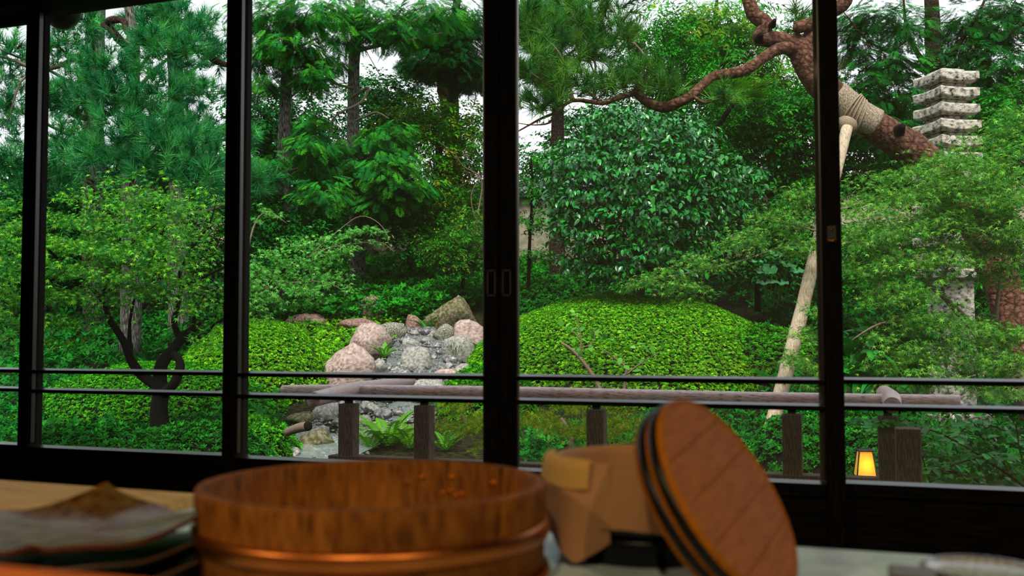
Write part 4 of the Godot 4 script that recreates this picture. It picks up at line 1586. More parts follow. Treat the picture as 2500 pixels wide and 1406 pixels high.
# ---------------------------------------------------------------- trees and shrubs
func build_maples() -> void:
	var leaves := [maple_mesh(0.036, 7), maple_mesh(0.036, 5, 0.36), maple_mesh(0.034, 7, 0.38)]
	var greens := [Color(0.25, 0.46, 0.15), Color(0.18, 0.4, 0.16), Color(0.34, 0.53, 0.15), Color(0.24, 0.45, 0.22), Color(0.52, 0.64, 0.18)]
	# left maple with its dark forked trunk
	var o := tree("maple_tree", "green maple with dark forked trunks in the window at left", "tree", [[396, 1120, 8.4, 0.085], [388, 1010, 8.4, 0.075], [392, 955, 8.4, 0.07], [386, 930, 8.4, 0.06]], mats.dark_twig)
	var limbs := [
		[[388, 945, 8.4, 0.045], [345, 915, 8.4, 0.04], [318, 875, 8.35, 0.033], [300, 830, 8.3, 0.028], [268, 780, 8.3, 0.024], [255, 745, 8.3, 0.02], [225, 705, 8.3, 0.017], [150, 640, 8.2, 0.012], [95, 585, 8.1, 0.006]],
		[[250, 735, 8.3, 0.018], [262, 680, 8.3, 0.013], [305, 610, 8.3, 0.009], [385, 545, 8.2, 0.004]],
		[[250, 722, 8.3, 0.012], [300, 690, 8.4, 0.008], [350, 665, 8.5, 0.004]],
		[[320, 880, 8.35, 0.024], [316, 835, 8.4, 0.02], [318, 780, 8.5, 0.014], [330, 720, 8.6, 0.008]],
		[[390, 935, 8.4, 0.06], [395, 890, 8.4, 0.052], [425, 850, 8.45, 0.046], [445, 825, 8.5, 0.042], [470, 805, 8.5, 0.036], [488, 785, 8.5, 0.022]],
		[[440, 830, 8.5, 0.03], [425, 788, 8.5, 0.026], [432, 755, 8.5, 0.022], [442, 705, 8.5, 0.019], [440, 665, 8.5, 0.016], [470, 605, 8.5, 0.012], [512, 545, 8.5, 0.007], [532, 470, 8.5, 0.003]],
		[[444, 700, 8.5, 0.016], [490, 680, 8.4, 0.013], [540, 655, 8.3, 0.009], [600, 620, 8.2, 0.004]],
		[[400, 960, 8.3, 0.05], [425, 935, 8.2, 0.044], [440, 890, 8.2, 0.036], [424, 862, 8.25, 0.03]],
		[[455, 838, 8.5, 0.024], [500, 815, 8.45, 0.018], [525, 790, 8.4, 0.012], [560, 770, 8.3, 0.005]],
		[[470, 806, 8.5, 0.018], [478, 760, 8.5, 0.012], [500, 720, 8.4, 0.006]],
	]
	for l in limbs:
		wood_part(o, "branch", l, mats.dark_twig, 8, 0.16)
	var blobs := [[160, 570, 8.2, 95, 75, 0.6], [290, 510, 8.5, 140, 75, 0.7], [430, 520, 8.6, 120, 75, 0.6], [240, 630, 8.0, 140, 70, 0.6], [400, 620, 8.2, 140, 65, 0.7], [130, 690, 8.0, 80, 70, 0.5], [330, 700, 8.3, 120, 55, 0.6], [480, 740, 8.4, 60, 50, 0.5], [150, 790, 8.1, 95, 60, 0.5], [60, 640, 7.9, 70, 110, 0.5], [500, 830, 8.3, 40, 25, 0.3], [310, 600, 8.4, 120, 60, 0.5], [200, 740, 8.1, 70, 50, 0.4], [420, 690, 8.5, 80, 40, 0.4], [30, 760, 8.0, 70, 90, 0.5], [10, 560, 8.2, 60, 100, 0.5]]
	plant(o, "leaf", "leaves", leaves, greens, flat_places(blobs, 13500, 1.0), 300, 0.33, 0.5)

	# the maple that reaches in from behind the second post
	var o2 := tree("maple_tree", "pale green maple branches arching over the azalea behind the second post", "tree", [[570, 1010, 9.4, 0.06], [572, 860, 9.4, 0.05], [590, 770, 9.4, 0.04], [640, 705, 9.4, 0.026], [700, 655, 9.4, 0.014], [760, 620, 9.4, 0.006]], mats.dark_twig, 10)
	for l in [
		[[640, 705, 9.4, 0.018], [720, 690, 9.3, 0.011], [800, 690, 9.2, 0.006], [850, 720, 9.1, 0.003]],
		[[700, 655, 9.4, 0.012], [790, 610, 9.5, 0.008], [870, 595, 9.4, 0.006], [930, 592, 9.3, 0.004], [962, 615, 9.2, 0.002]],
		[[760, 620, 9.4, 0.008], [830, 560, 9.4, 0.005], [880, 528, 9.3, 0.004], [925, 545, 9.2, 0.003], [955, 590, 9.1, 0.002]],
		[[590, 770, 9.4, 0.02], [600, 640, 9.5, 0.012], [625, 540, 9.6, 0.008], [660, 520, 9.6, 0.004], [700, 545, 9.5, 0.002]],
	]:
		wood_part(o2, "branch", l, mats.twig, 7, 0.14)
	var blobs2 := [[650, 660, 9.4, 80, 50, 0.5], [740, 620, 9.4, 90, 40, 0.5], [820, 600, 9.3, 60, 28, 0.4], [700, 700, 9.2, 110, 45, 0.5], [640, 740, 9.1, 65, 40, 0.4], [800, 670, 9.2, 60, 22, 0.3], [880, 570, 9.3, 50, 14, 0.2], [930, 575, 9.2, 30, 14, 0.2], [850, 700, 9.1, 30, 14, 0.2], [655, 525, 9.6, 45, 18, 0.2], [590, 700, 9.4, 40, 60, 0.4], [760, 715, 9.0, 50, 18, 0.3]]
	var pale := [Color(0.3, 0.5, 0.24), Color(0.38, 0.55, 0.32), Color(0.46, 0.6, 0.36), Color(0.25, 0.46, 0.2)]
	plant(o2, "leaf", "leaves", leaves, pale, flat_places(blobs2, 3600, 1.08, 0.45), 300, 0.32, 0.4)

	# the wide maple on the right
	var o3 := tree("maple_tree", "broad feathery green maple filling the right window before the pagoda", "tree", [[2570, 1120, 6.8, 0.1], [2520, 985, 6.8, 0.085], [2455, 900, 6.9, 0.07], [2410, 850, 6.95, 0.055]], mats.twig, 12, 0.1)
	for l in [
		[[2412, 852, 6.95, 0.04], [2375, 800, 7.0, 0.03], [2340, 762, 7.05, 0.026], [2300, 720, 7.1, 0.02], [2240, 670, 7.2, 0.016], [2180, 620, 7.3, 0.01], [2100, 590, 7.4, 0.005]],
		[[2425, 865, 6.95, 0.03], [2428, 810, 7.0, 0.022], [2432, 760, 7.0, 0.018], [2440, 700, 7.0, 0.012], [2450, 620, 7.0, 0.006]],
		[[2300, 720, 7.1, 0.014], [2310, 660, 7.0, 0.01], [2340, 600, 6.9, 0.006]],
		[[2190, 635, 7.2, 0.01], [2150, 690, 7.0, 0.007], [2120, 740, 6.9, 0.004]],
		[[2150, 605, 7.3, 0.01], [2040, 590, 7.6, 0.01], [1920, 600, 7.9, 0.008], [1800, 640, 8.1, 0.006], [1660, 670, 8.3, 0.004], [1530, 690, 8.4, 0.002]],
		[[2100, 590, 7.4, 0.008], [1980, 560, 7.7, 0.007], [1880, 530, 7.9, 0.004]],
		[[2240, 670, 7.2, 0.01], [2200, 600, 7.2, 0.007], [2160, 520, 7.2, 0.004]],
		[[2240, 780, 6.7, 0.006], [2150, 790, 6.6, 0.008], [2080, 830, 6.6, 0.004]],
	]:
		wood_part(o3, "branch", l, mats.twig, 7, 0.12)
	var blobs3 := [[2150, 480, 7.3, 110, 60, 0.7], [2280, 450, 7.4, 120, 55, 0.7], [2420, 400, 7.3, 110, 75, 0.7], [2470, 300, 7.4, 60, 40, 0.4], [2120, 570, 7.0, 110, 60, 0.6], [2250, 560, 7.0, 120, 65, 0.6], [2400, 530, 6.9, 120, 75, 0.7], [2180, 660, 6.8, 120, 50, 0.5], [2300, 640, 6.7, 70, 40, 0.4], [2450, 640, 6.7, 80, 60, 0.5], [2200, 740, 6.6, 90, 40, 0.4], [2380, 860, 6.5, 110, 70, 0.5], [2300, 800, 6.5, 90, 50, 0.4], [2460, 820, 6.4, 60, 40, 0.3], [2330, 420, 6.9, 100, 50, 0.5], [2440, 480, 6.6, 90, 60, 0.5], [2450, 560, 6.5, 80, 60, 0.5], [2340, 500, 6.8, 90, 60, 0.5], [2180, 850, 6.5, 70, 40, 0.4], [2230, 910, 6.4, 120, 40, 0.4], [2420, 930, 6.4, 80, 40, 0.3], [1960, 480, 7.8, 70, 30, 0.3], [1900, 540, 7.9, 80, 35, 0.4], [1820, 590, 8.0, 80, 32, 0.4], [1940, 600, 7.8, 60, 30, 0.4], [1720, 640, 8.1, 80, 28, 0.4], [1620, 680, 8.2, 80, 24, 0.3], [1540, 695, 8.3, 45, 14, 0.2], [1690, 710, 8.1, 60, 24, 0.3], [1960, 870, 7.2, 45, 60, 0.3], [1990, 790, 7.2, 25, 60, 0.3], [1980, 910, 7.0, 40, 30, 0.2]]
	var soft := [Color(0.33, 0.49, 0.21), Color(0.42, 0.53, 0.22), Color(0.26, 0.44, 0.2), Color(0.5, 0.58, 0.28), Color(0.22, 0.4, 0.18)]
	var feathery := [maple_mesh(0.034, 7, 0.3), maple_mesh(0.034, 7, 0.26), maple_mesh(0.032, 5, 0.28)]
	plant(o3, "leaf", "leaves", feathery, soft, flat_places(blobs3, 26000, 1.08, 0.5), 300, 0.34, 0.45)

	# two low golden laceleaf maples by the stream
	var gold := [Color(0.42, 0.42, 0.1), Color(0.36, 0.4, 0.1), Color(0.5, 0.42, 0.14), Color(0.28, 0.38, 0.1)]
	var lace := [maple_mesh(0.05, 9, 0.16), maple_mesh(0.05, 7, 0.14)]
	var o4 := tree("laceleaf_maple", "low golden laceleaf maple behind the railing, left of the double post", "tree", [[1150, 1090, 7.9, 0.03], [1140, 1040, 7.9, 0.02], [1125, 1010, 7.9, 0.008]], mats.twig, 8)
	plant(o4, "leaf", "leaves", lace, gold, flat_places([[1125, 1020, 7.9, 60, 40, 0.35], [1155, 1050, 7.8, 40, 40, 0.3]], 700, 1.0, 0.6), 300, 0.45, 0.4)
	var o5 := tree("laceleaf_maple", "low golden laceleaf maple spreading behind the railing below the azalea mound", "tree", [[1400, 1110, 7.6, 0.035], [1390, 1060, 7.6, 0.025], [1370, 1020, 7.6, 0.01]], mats.twig, 8)
	plant(o5, "leaf", "leaves", lace, gold, flat_places([[1310, 1020, 7.7, 70, 36, 0.4], [1400, 1025, 7.6, 80, 40, 0.4], [1510, 1030, 7.6, 60, 40, 0.4], [1450, 1060, 7.5, 80, 24, 0.3]], 1900, 1.0, 0.6), 300, 0.45, 0.4)


func build_conifers() -> void:
	var cedar := [frond_spray_mesh(0.24, 1), frond_spray_mesh(0.24, 2, 0.5), frond_spray_mesh(0.22, 3, 0.3)]
	var green := [Color(0.15, 0.44, 0.22), Color(0.22, 0.52, 0.22), Color(0.11, 0.37, 0.22), Color(0.32, 0.56, 0.18)]
	var deep := [Color(0.07, 0.28, 0.16), Color(0.1, 0.33, 0.19), Color(0.08, 0.3, 0.14)]
	# the two straight grey trunks
	var t1 := [[682, 790, 16.0, 0.15], [690, 600, 16.0, 0.125], [692, 480, 16.0, 0.112], [695, 300, 16.0, 0.1], [702, 150, 16.0, 0.09], [708, 0, 16.0, 0.08], [712, -160, 16.0, 0.06]]
	var o := tree("cypress_tree", "tall cypress with a straight grey trunk, the left of two", "tree", t1, mats.bark, 20, 0.1)
	var b1 := [[640, 40, 16.0, 70, 40, 0.8], [750, 30, 15.6, 80, 40, 0.8], [625, 130, 16.0, 40, 40, 0.5], [690, 110, 15.4, 60, 30, 0.5], [750, 120, 15.8, 60, 30, 0.6], [730, 180, 16.3, 60, 30, 0.5], [640, 200, 15.6, 40, 22, 0.4], [770, 185, 15.6, 50, 26, 0.5], [760, 300, 15.6, 30, 20, 0.4], [640, 400, 15.2, 45, 30, 0.5], [770, 400, 16.2, 55, 40, 0.6], [630, 450, 16.3, 40, 26, 0.5], [760, 350, 15.4, 50, 30, 0.5], [790, 470, 15.2, 60, 34, 0.5]]
	plant(o, "spray", "sprays", cedar, green, spray_places(b1, 1900, 0.95, 0.4), 300, 0.5, 0.4)
	limbs_to(o, t1, b1, mats.twig, 0.025)
	var t2 := [[874, 735, 17.5, 0.17], [872, 600, 17.5, 0.125], [866, 480, 17.5, 0.115], [862, 300, 17.5, 0.11], [866, 130, 17.5, 0.1], [880, 0, 17.5, 0.09], [890, -170, 17.5, 0.07]]
	var o2 := tree("cypress_tree", "tall cypress with a straight grey trunk, the right of two", "tree", t2, mats.bark, 20, 0.1)
	var b2 := [[830, 20, 17.2, 70, 34, 0.8], [930, 40, 17.0, 80, 40, 0.8], [840, 85, 16.8, 60, 26, 0.5], [960, 80, 17.0, 80, 30, 0.7], [1060, 30, 17.4, 90, 40, 0.9], [820, 150, 17.2, 30, 20, 0.4], [930, 335, 16.6, 60, 30, 0.5], [820, 365, 16.8, 50, 30, 0.5], [960, 390, 16.5, 70, 34, 0.6], [940, 430, 16.3, 80, 40, 0.6], [1000, 460, 16.6, 70, 36, 0.6], [930, 490, 16.4, 60, 30, 0.5], [795, 440, 16.6, 55, 40, 0.5], [870, 400, 16.4, 40, 16, 0.3], [970, 330, 16.6, 34, 40, 0.4]]
	plant(o2, "spray", "sprays", cedar, green, spray_places(b2, 1900, 1.0, 0.4), 300, 0.5, 0.4)
	limbs_to(o2, t2, b2, mats.twig, 0.025)
	for l in [
		[[862, 235, 17.4, 0.03], [900, 215, 17.1, 0.022], [880, 250, 16.9, 0.02], [830, 275, 16.8, 0.018], [808, 300, 16.8, 0.016], [808, 330, 16.8, 0.014], [780, 347, 16.7, 0.01], [755, 325, 16.7, 0.004]],
		[[868, 295, 17.3, 0.018], [890, 285, 17.0, 0.015], [920, 274, 16.9, 0.012], [950, 290, 16.8, 0.006]],
		[[700, 130, 15.9, 0.03], [740, 110, 15.6, 0.022], [775, 92, 15.4, 0.012]],
		[[862, 215, 17.4, 0.03], [820, 205, 17.2, 0.024], [800, 192, 17.1, 0.015], [770, 215, 17.0, 0.006]],
		[[868, 125, 17.5, 0.045], [920, 112, 17.2, 0.035], [990, 100, 17.0, 0.024], [1080, 80, 17.0, 0.01]],
		[[808, 330, 16.8, 0.01], [830, 336, 16.8, 0.008], [860, 325, 17.0, 0.006]],
	]:
		wood_part(o2, "bare_branch", l, mats.twig, 8, 0.14)
	# a darker cypress bough and tree right of them
	var t3 := [[1110, 712, 20.5, 0.16], [1112, 400, 20.5, 0.14], [1105, 200, 20.5, 0.12], [1110, 60, 20.5, 0.09], [1130, -120, 20.5, 0.05]]
	var o3 := tree("cypress_tree", "dark spreading cypress in the upper corner left of the double post", "tree", t3, mats.brown_bark)
	var b3 := [[1060, 70, 19.5, 80, 40, 0.9], [1120, 110, 19.5, 70, 50, 0.9], [1080, 150, 19.3, 80, 30, 0.8], [1150, 175, 19.5, 60, 30, 0.7], [1010, 100, 19.6, 50, 26, 0.6], [1150, 40, 19.6, 60, 34, 0.7]]
	plant(o3, "spray", "sprays", cedar, deep, spray_places(b3, 1300, 1.2, 0.4), 200, 0.5, 0.3)
	limbs_to(o3, t3, b3, mats.brown_bark, 0.04)

	# feathery cedar above the pagoda
	var t4 := [[2290, 700, 14.0, 0.18], [2285, 420, 14.0, 0.15], [2282, 180, 14.0, 0.13], [2276, 60, 14.0, 0.11], [2272, -120, 14.0, 0.08]]
	var o4 := tree("cedar_tree", "feathery cedar with rising bare limbs above the pagoda", "tree", t4, mats.brown_bark)
	var b4 := [[2130, 40, 14.0, 70, 40, 0.8], [2100, 120, 14.0, 50, 40, 0.7], [2210, 60, 13.6, 60, 60, 0.7], [2150, 160, 13.6, 70, 50, 0.7], [2120, 230, 13.4, 70, 40, 0.7], [2210, 240, 13.4, 60, 50, 0.7], [2200, 150, 13.5, 50, 40, 0.6], [2350, 50, 14.0, 70, 60, 0.8], [2440, 80, 14.0, 80, 80, 0.9], [2340, 130, 13.8, 60, 40, 0.6], [2420, 180, 13.6, 90, 60, 0.8], [2460, 30, 14.2, 70, 50, 0.8], [2410, 250, 13.4, 60, 40, 0.6], [2470, 240, 13.6, 60, 60, 0.7], [2170, 320, 13.2, 60, 40, 0.5], [2090, 60, 14.4, 40, 50, 0.6]]
	plant(o4, "spray", "sprays", cedar, [Color(0.1, 0.34, 0.18), Color(0.14, 0.42, 0.2), Color(0.08, 0.28, 0.16), Color(0.2, 0.46, 0.2)], spray_places(b4, 2300, 0.9, 0.3, 0.6), 300, 0.5, 0.4)
	for l in [
		[[2285, 185, 14.0, 0.05], [2240, 130, 13.8, 0.035], [2212, 60, 13.7, 0.022], [2205, -30, 13.7, 0.01]],
		[[2290, 170, 14.0, 0.05], [2340, 110, 13.8, 0.035], [2390, 30, 13.7, 0.02], [2420, -40, 13.7, 0.01]],
		[[2292, 185, 14.0, 0.04], [2370, 130, 13.8, 0.028], [2440, 60, 13.7, 0.016], [2480, 0, 13.7, 0.008]],
		[[2280, 190, 14.0, 0.035], [2200, 140, 13.7, 0.024], [2120, 100, 13.6, 0.014], [2060, 30, 13.5, 0.006]],
		[[2284, 230, 14.0, 0.03], [2230, 180, 13.6, 0.02], [2160, 200, 13.5, 0.012], [2095, 205, 13.4, 0.005]],
		[[2284, 240, 14.0, 0.03], [2230, 225, 13.6, 0.02], [2190, 250, 13.4, 0.012], [2130, 255, 13.3, 0.005]],
		[[2300, 170, 14.0, 0.03], [2400, 130, 13.6, 0.022], [2500, 60, 13.5, 0.012]],
	]:
		wood_part(o4, "branch", l, mats.brown_bark, 8, 0.12)


func build_pines() -> void:
	var brush := [needle_mesh(52, 0.17, 0.0065, 1), needle_mesh(46, 0.18, 0.0065, 2, 0.9), needle_mesh(52, 0.16, 0.0065, 3, 1.5)]
	var blue := [Color(0.22, 0.48, 0.36), Color(0.16, 0.42, 0.33), Color(0.3, 0.54, 0.38), Color(0.12, 0.36, 0.28)]
	# two pines at the left and a third behind
	var trunks := [
		[[318, 860, 12.2, 0.13], [322, 600, 12.2, 0.12], [318, 420, 12.2, 0.1], [322, 260, 12.2, 0.09], [326, 120, 12.2, 0.08], [318, 40, 12.2, 0.06], [300, -60, 12.2, 0.04]],
		[[436, 840, 14.0, 0.15], [434, 600, 14.0, 0.13], [428, 380, 14.0, 0.12], [430, 220, 14.0, 0.11], [424, 100, 14.0, 0.1], [416, -60, 14.0, 0.08]],
		[[232, 850, 14.8, 0.18], [230, 500, 14.8, 0.16], [228, 300, 14.8, 0.15], [232, 120, 14.8, 0.14], [238, -60, 14.8, 0.12]],
	]
	var tells := ["long needled pine at left, its thin crooked trunk third from the left edge", "grey trunked pine at left, nearest the second post", "stout grey trunked pine at left, just right of the first post"]
	var where := [
		[[260, 170, 11.2, 70, 50, 0.5], [380, 110, 11.0, 80, 50, 0.5], [440, 120, 11.0, 60, 40, 0.4], [290, 240, 11.2, 90, 40, 0.5], [380, 220, 11.0, 80, 40, 0.5], [330, 320, 11.0, 110, 50, 0.6], [420, 330, 10.8, 90, 50, 0.6], [270, 390, 11.0, 100, 45, 0.6], [400, 410, 10.8, 110, 50, 0.6], [490, 400, 10.8, 60, 60, 0.5], [350, 265, 11.0, 40, 24, 0.3], [500, 440, 10.6, 50, 50, 0.4]],
		[[470, 60, 13.4, 80, 40, 0.7], [400, 40, 13.4, 70, 34, 0.7], [510, 130, 13.6, 40, 40, 0.5], [360, 70, 13.4, 60, 30, 0.5], [480, 220, 13.2, 60, 36, 0.5], [490, 310, 13.2, 50, 50, 0.5], [620, 440, 13.0, 40, 40, 0.4], [600, 330, 13.4, 30, 40, 0.4]],
		[[150, 120, 13.8, 60, 50, 0.7], [200, 230, 13.6, 90, 50, 0.8], [130, 250, 13.4, 50, 50, 0.6], [20, 130, 13.6, 40, 60, 0.5], [20, 260, 13.4, 40, 70, 0.5], [160, 350, 13.2, 90, 50, 0.7], [220, 60, 13.6, 70, 40, 0.7], [130, 420, 13.0, 60, 40, 0.5], [30, 400, 13.0, 50, 50, 0.5]],
	]
	var count := [800, 480, 640]
	for k in 3:
		var o := tree("pine_tree", tells[k], "tree", trunks[k], mats.bark, 14, 0.12)
		plant(o, "needle_tuft", "needle_tufts", brush, blue, tuft_places(where[k], count[k], [1.0, 1.1, 1.15][k]), 200, 0.5, 0.25)
		limbs_to(o, trunks[k], where[k], mats.twig, 0.03)
		var extra := [
			[[[322, 260, 12.2, 0.05], [295, 250, 11.8, 0.04], [262, 280, 11.5, 0.03], [230, 230, 11.4, 0.022], [235, 222, 11.4, 0.02], [300, 232, 11.2, 0.015], [322, 280, 11.1, 0.01], [335, 300, 11.0, 0.004]], [[325, 130, 12.2, 0.06], [290, 95, 11.8, 0.05], [262, 55, 11.6, 0.045], [300, 50, 11.4, 0.04], [310, 80, 11.3, 0.03], [345, 90, 11.2, 0.02], [365, 110, 11.1, 0.008]], [[250, 60, 11.6, 0.03], [275, 80, 11.5, 0.028], [284, 100, 11.5, 0.02]]],
			[[[428, 290, 14.0, 0.05], [415, 270, 13.6, 0.04], [445, 250, 13.4, 0.024], [470, 300, 13.3, 0.014], [494, 330, 13.2, 0.006]], [[428, 285, 14.0, 0.045], [390, 280, 13.6, 0.04], [355, 290, 13.4, 0.03], [340, 270, 13.3, 0.02]], [[430, 140, 14.0, 0.08], [480, 120, 13.8, 0.06], [530, 150, 13.6, 0.05], [560, 160, 13.5, 0.03]]],
			[[[228, 290, 14.8, 0.06], [180, 280, 14.2, 0.045], [150, 255, 13.8, 0.03], [120, 262, 13.5, 0.02], [60, 240, 13.3, 0.01]], [[230, 440, 14.8, 0.03], [190, 430, 13.6, 0.02], [150, 445, 13.2, 0.012], [95, 440, 13.0, 0.005]], [[190, 430, 13.6, 0.014], [170, 410, 13.2, 0.01], [130, 425, 13.0, 0.005]], [[150, 445, 13.2, 0.01], [120, 465, 13.0, 0.006], [95, 470, 12.9, 0.003]], [[228, 110, 14.8, 0.06], [170, 150, 14.0, 0.04], [100, 170, 13.6, 0.03], [40, 150, 13.5, 0.022], [-20, 130, 13.5, 0.012]], [[100, 170, 13.6, 0.02], [50, 200, 13.4, 0.016], [20, 300, 13.3, 0.008]]],
		]
		for l in extra[k]:
			wood_part(o, "bare_branch", l, mats.twig if k == 2 else mats.brown_bark, 8, 0.16)

	# the leaning red pine
	var t := [[2600, 1180, 8.4, 0.19], [2540, 1000, 8.5, 0.18], [2490, 850, 8.6, 0.17], [2440, 680, 8.7, 0.16], [2370, 520, 8.75, 0.15], [2262, 392, 8.8, 0.142], [2180, 335, 8.8, 0.14], [2080, 275, 8.8, 0.135], [2010, 210, 8.8, 0.128], [1975, 160, 8.8, 0.12], [1945, 112, 8.8, 0.105], [1925, 100, 8.8, 0.06]]
	var o := tree("red_pine_tree", "leaning red pine with flaking bark, propped by a pole at right", "tree", t, mats.red_bark, 22, 0.14)
	for l in [
		[[1950, 125, 8.8, 0.1], [1915, 105, 8.75, 0.085], [1870, 96, 8.7, 0.075], [1855, 92, 8.7, 0.072], [1868, 60, 8.7, 0.068], [1840, 35, 8.7, 0.062], [1825, -5, 8.7, 0.056], [1805, -60, 8.7, 0.05]],
		[[1960, 135, 8.8, 0.1], [1985, 90, 8.8, 0.085], [1992, 60, 8.8, 0.075], [2010, 30, 8.8, 0.07], [2055, 15, 8.8, 0.066], [2075, -40, 8.8, 0.055]],
		[[2000, 60, 8.8, 0.06], [1972, 62, 8.75, 0.058], [1945, 68, 8.7, 0.052], [1938, 68, 8.7, 0.03]],
		[[1945, 118, 8.8, 0.075], [1905, 118, 8.65, 0.052], [1880, 130, 8.6, 0.05], [1830, 165, 8.5, 0.046], [1790, 178, 8.5, 0.044], [1745, 185, 8.5, 0.042], [1715, 208, 8.45, 0.036], [1690, 232, 8.4, 0.04], [1660, 248, 8.4, 0.042], [1625, 262, 8.4, 0.044], [1590, 255, 8.4, 0.042], [1565, 238, 8.4, 0.036], [1553, 222, 8.4, 0.03], [1570, 195, 8.4, 0.018], [1590, 160, 8.4, 0.008]],
		[[1556, 226, 8.4, 0.028], [1510, 238, 8.3, 0.022], [1470, 252, 8.3, 0.018], [1400, 245, 8.3, 0.016], [1355, 275, 8.2, 0.014], [1320, 290, 8.2, 0.01], [1262, 322, 8.2, 0.006]],
		[[1355, 275, 8.2, 0.012], [1340, 300, 8.2, 0.008], [1300, 305, 8.1, 0.005], [1262, 300, 8.1, 0.003]],
		[[1470, 252, 8.3, 0.012], [1440, 225, 8.3, 0.01], [1480, 215, 8.3, 0.008], [1530, 212, 8.3, 0.006]],
		[[1400, 245, 8.3, 0.01], [1340, 210, 8.2, 0.008], [1290, 190, 8.2, 0.005]],
		[[1690, 232, 8.4, 0.014], [1720, 250, 8.2, 0.008], [1760, 240, 8.1, 0.005], [1790, 230, 8.1, 0.003]],
	]:
		wood_part(o, "branch", l, mats.red_bark, 14, 0.18)
	for p in [[2195, 318, 8.66, 0.05], [1852, 96, 8.62, 0.04], [2005, 75, 8.68, 0.035], [1885, 62, 8.62, 0.03]]:
		var st := begin()
		tube(st, [Vector3.ZERO, turned * Vector3(0.004, 0.018, 0.05), turned * Vector3(0.006, 0.03, 0.075)], [p[3] * 1.1, p[3] * 0.8, p[3] * 0.62], 14, 3, 0.35)
		part("knot", finish(st), mats.dark_twig, o, Transform3D(Basis.IDENTITY, at(p[0], p[1], p[2]) - o.position))
	var fresh := [Color(0.3, 0.44, 0.2), Color(0.2, 0.38, 0.2), Color(0.36, 0.48, 0.22), Color(0.16, 0.32, 0.18)]
	var bl := [[1300, 180, 8.3, 60, 40, 0.35], [1380, 200, 8.3, 70, 35, 0.35], [1470, 200, 8.3, 70, 36, 0.35], [1560, 185, 8.4, 70, 34, 0.35], [1330, 250, 8.2, 60, 30, 0.3], [1430, 130, 8.5, 70, 40, 0.4], [1500, 90, 8.6, 70, 36, 0.4], [1330, 110, 8.5, 70, 40, 0.4], [1620, 210, 8.3, 60, 26, 0.3], [1780, 225, 8.1, 40, 20, 0.25], [1290, 60, 8.6, 50, 40, 0.4], [1400, 40, 8.6, 70, 40, 0.4], [1500, 25, 8.7, 60, 24, 0.4], [1950, 40, 8.9, 40, 30, 0.4]]
	plant(o, "needle_tuft", "needle_tufts", brush, fresh, tuft_places(bl, 430, 0.95), 300, 0.5, 0.3)
	limbs_to(o, [[1590, 160, 8.4, 0.01], [1553, 222, 8.4, 0.03], [1400, 245, 8.3, 0.016], [1320, 290, 8.2, 0.01]], [bl[0], bl[1], bl[2], bl[5], bl[6], bl[7], bl[10], bl[11], bl[12]], mats.twig, 0.012)
	# the splint bound round the trunk, and the straw rope
	var st := begin()
	var own := -o.position
	tube(st, [at(2135, 305, 8.8) + own, at(2090, 280, 8.8) + own, at(2035, 232, 8.8) + own], [0.147, 0.15, 0.146], 16, 5, 0.02)
	part("splint_wrap", finish(st), mats.splint, o)
	# the prop
	var foot := at(1866, 1110, 7.3)
	var prop := thing("support_pole", "bare wooden pole propping the leaning pine, slanting behind the rightmost window post", "pole", foot)
	var head := at(2068, 312, 8.5)
	st = begin()
	tube(st, [Vector3.ZERO, (head - foot) * 0.33 + Vector3(0.008, 0, 0), (head - foot) * 0.66, head - foot], [0.058, 0.056, 0.052, 0.048], 16, 8, 0.05)
	part("pole", finish(st), mats.pole, prop)
	st = begin()
	var x0 := at(2052, 296, 8.95) - foot
	var x1 := at(2074, 306, 8.48) - foot
	tube(st, [x0, x0.lerp(x1, 0.5), x1], [0.066, 0.068, 0.066], 18, 3, 0.03)
	var cross := part("cross_log", finish(st), mats.splint, prop)
	st = begin()
	tube(st, [x1 - (x1 - x0).normalized() * 0.004, x1 + (x1 - x0).normalized() * 0.004], [0.064, 0.062], 18, 1)
	part("cut_end", finish(st), mats.cut_end, cross)
	st = begin()
	for k in 5:
		var pts := []
		var rr := []
		var tilt := Vector3(0.03 * (k - 2), 0.02 * (k - 2), 0.0)
		for j in 13:
			var a := TAU * j / 12.0
			var axis := (at(2135, 305, 8.8) - at(2035, 232, 8.8)).normalized()
			var u := axis.cross(turned.z).normalized()
			var v := axis.cross(u)
			pts.append(at(2078 + k * 5, 268 + k * 5, 8.8) - foot + (u * cos(a) + v * sin(a)) * 0.156 + axis * 0.05 * sin(a + k * 0.3))
			rr.append(0.008)
		tube(st, pts, rr, 6, 2)
	part("straw_rope", finish(st), mats.straw, prop)

	# pine with the straight brown trunk behind the camellia, and cloud pines far off
	var tb := [[1362, 730, 17.0, 0.15], [1360, 600, 17.0, 0.135], [1360, 400, 17.0, 0.12], [1362, 200, 17.0, 0.105], [1360, 60, 17.0, 0.09], [1362, -100, 17.0, 0.06]]
	var ob := tree("pine_tree", "pine with a straight brown trunk just right of the double post", "tree", tb, mats.brown_bark, 16, 0.14)
	var bb := [[1310, 40, 16.4, 50, 34, 0.6], [1390, 30, 16.4, 60, 34, 0.6], [1330, 105, 16.4, 60, 22, 0.5], [1420, 90, 16.6, 50, 24, 0.5], [1300, 170, 16.4, 36, 24, 0.4]]
	plant(ob, "needle_tuft", "needle_tufts", brush, blue, tuft_places(bb, 420, 1.25), 100, 0.5, 0.25)
	limbs_to(ob, tb, bb, mats.brown_bark, 0.03)
	for l in [[[1362, 140, 17.0, 0.04], [1400, 150, 16.8, 0.03], [1420, 190, 16.7, 0.014]], [[1360, 230, 17.0, 0.03], [1320, 200, 16.8, 0.02], [1275, 205, 16.7, 0.01]]]:
		wood_part(ob, "bare_branch", l, mats.brown_bark, 8, 0.16)
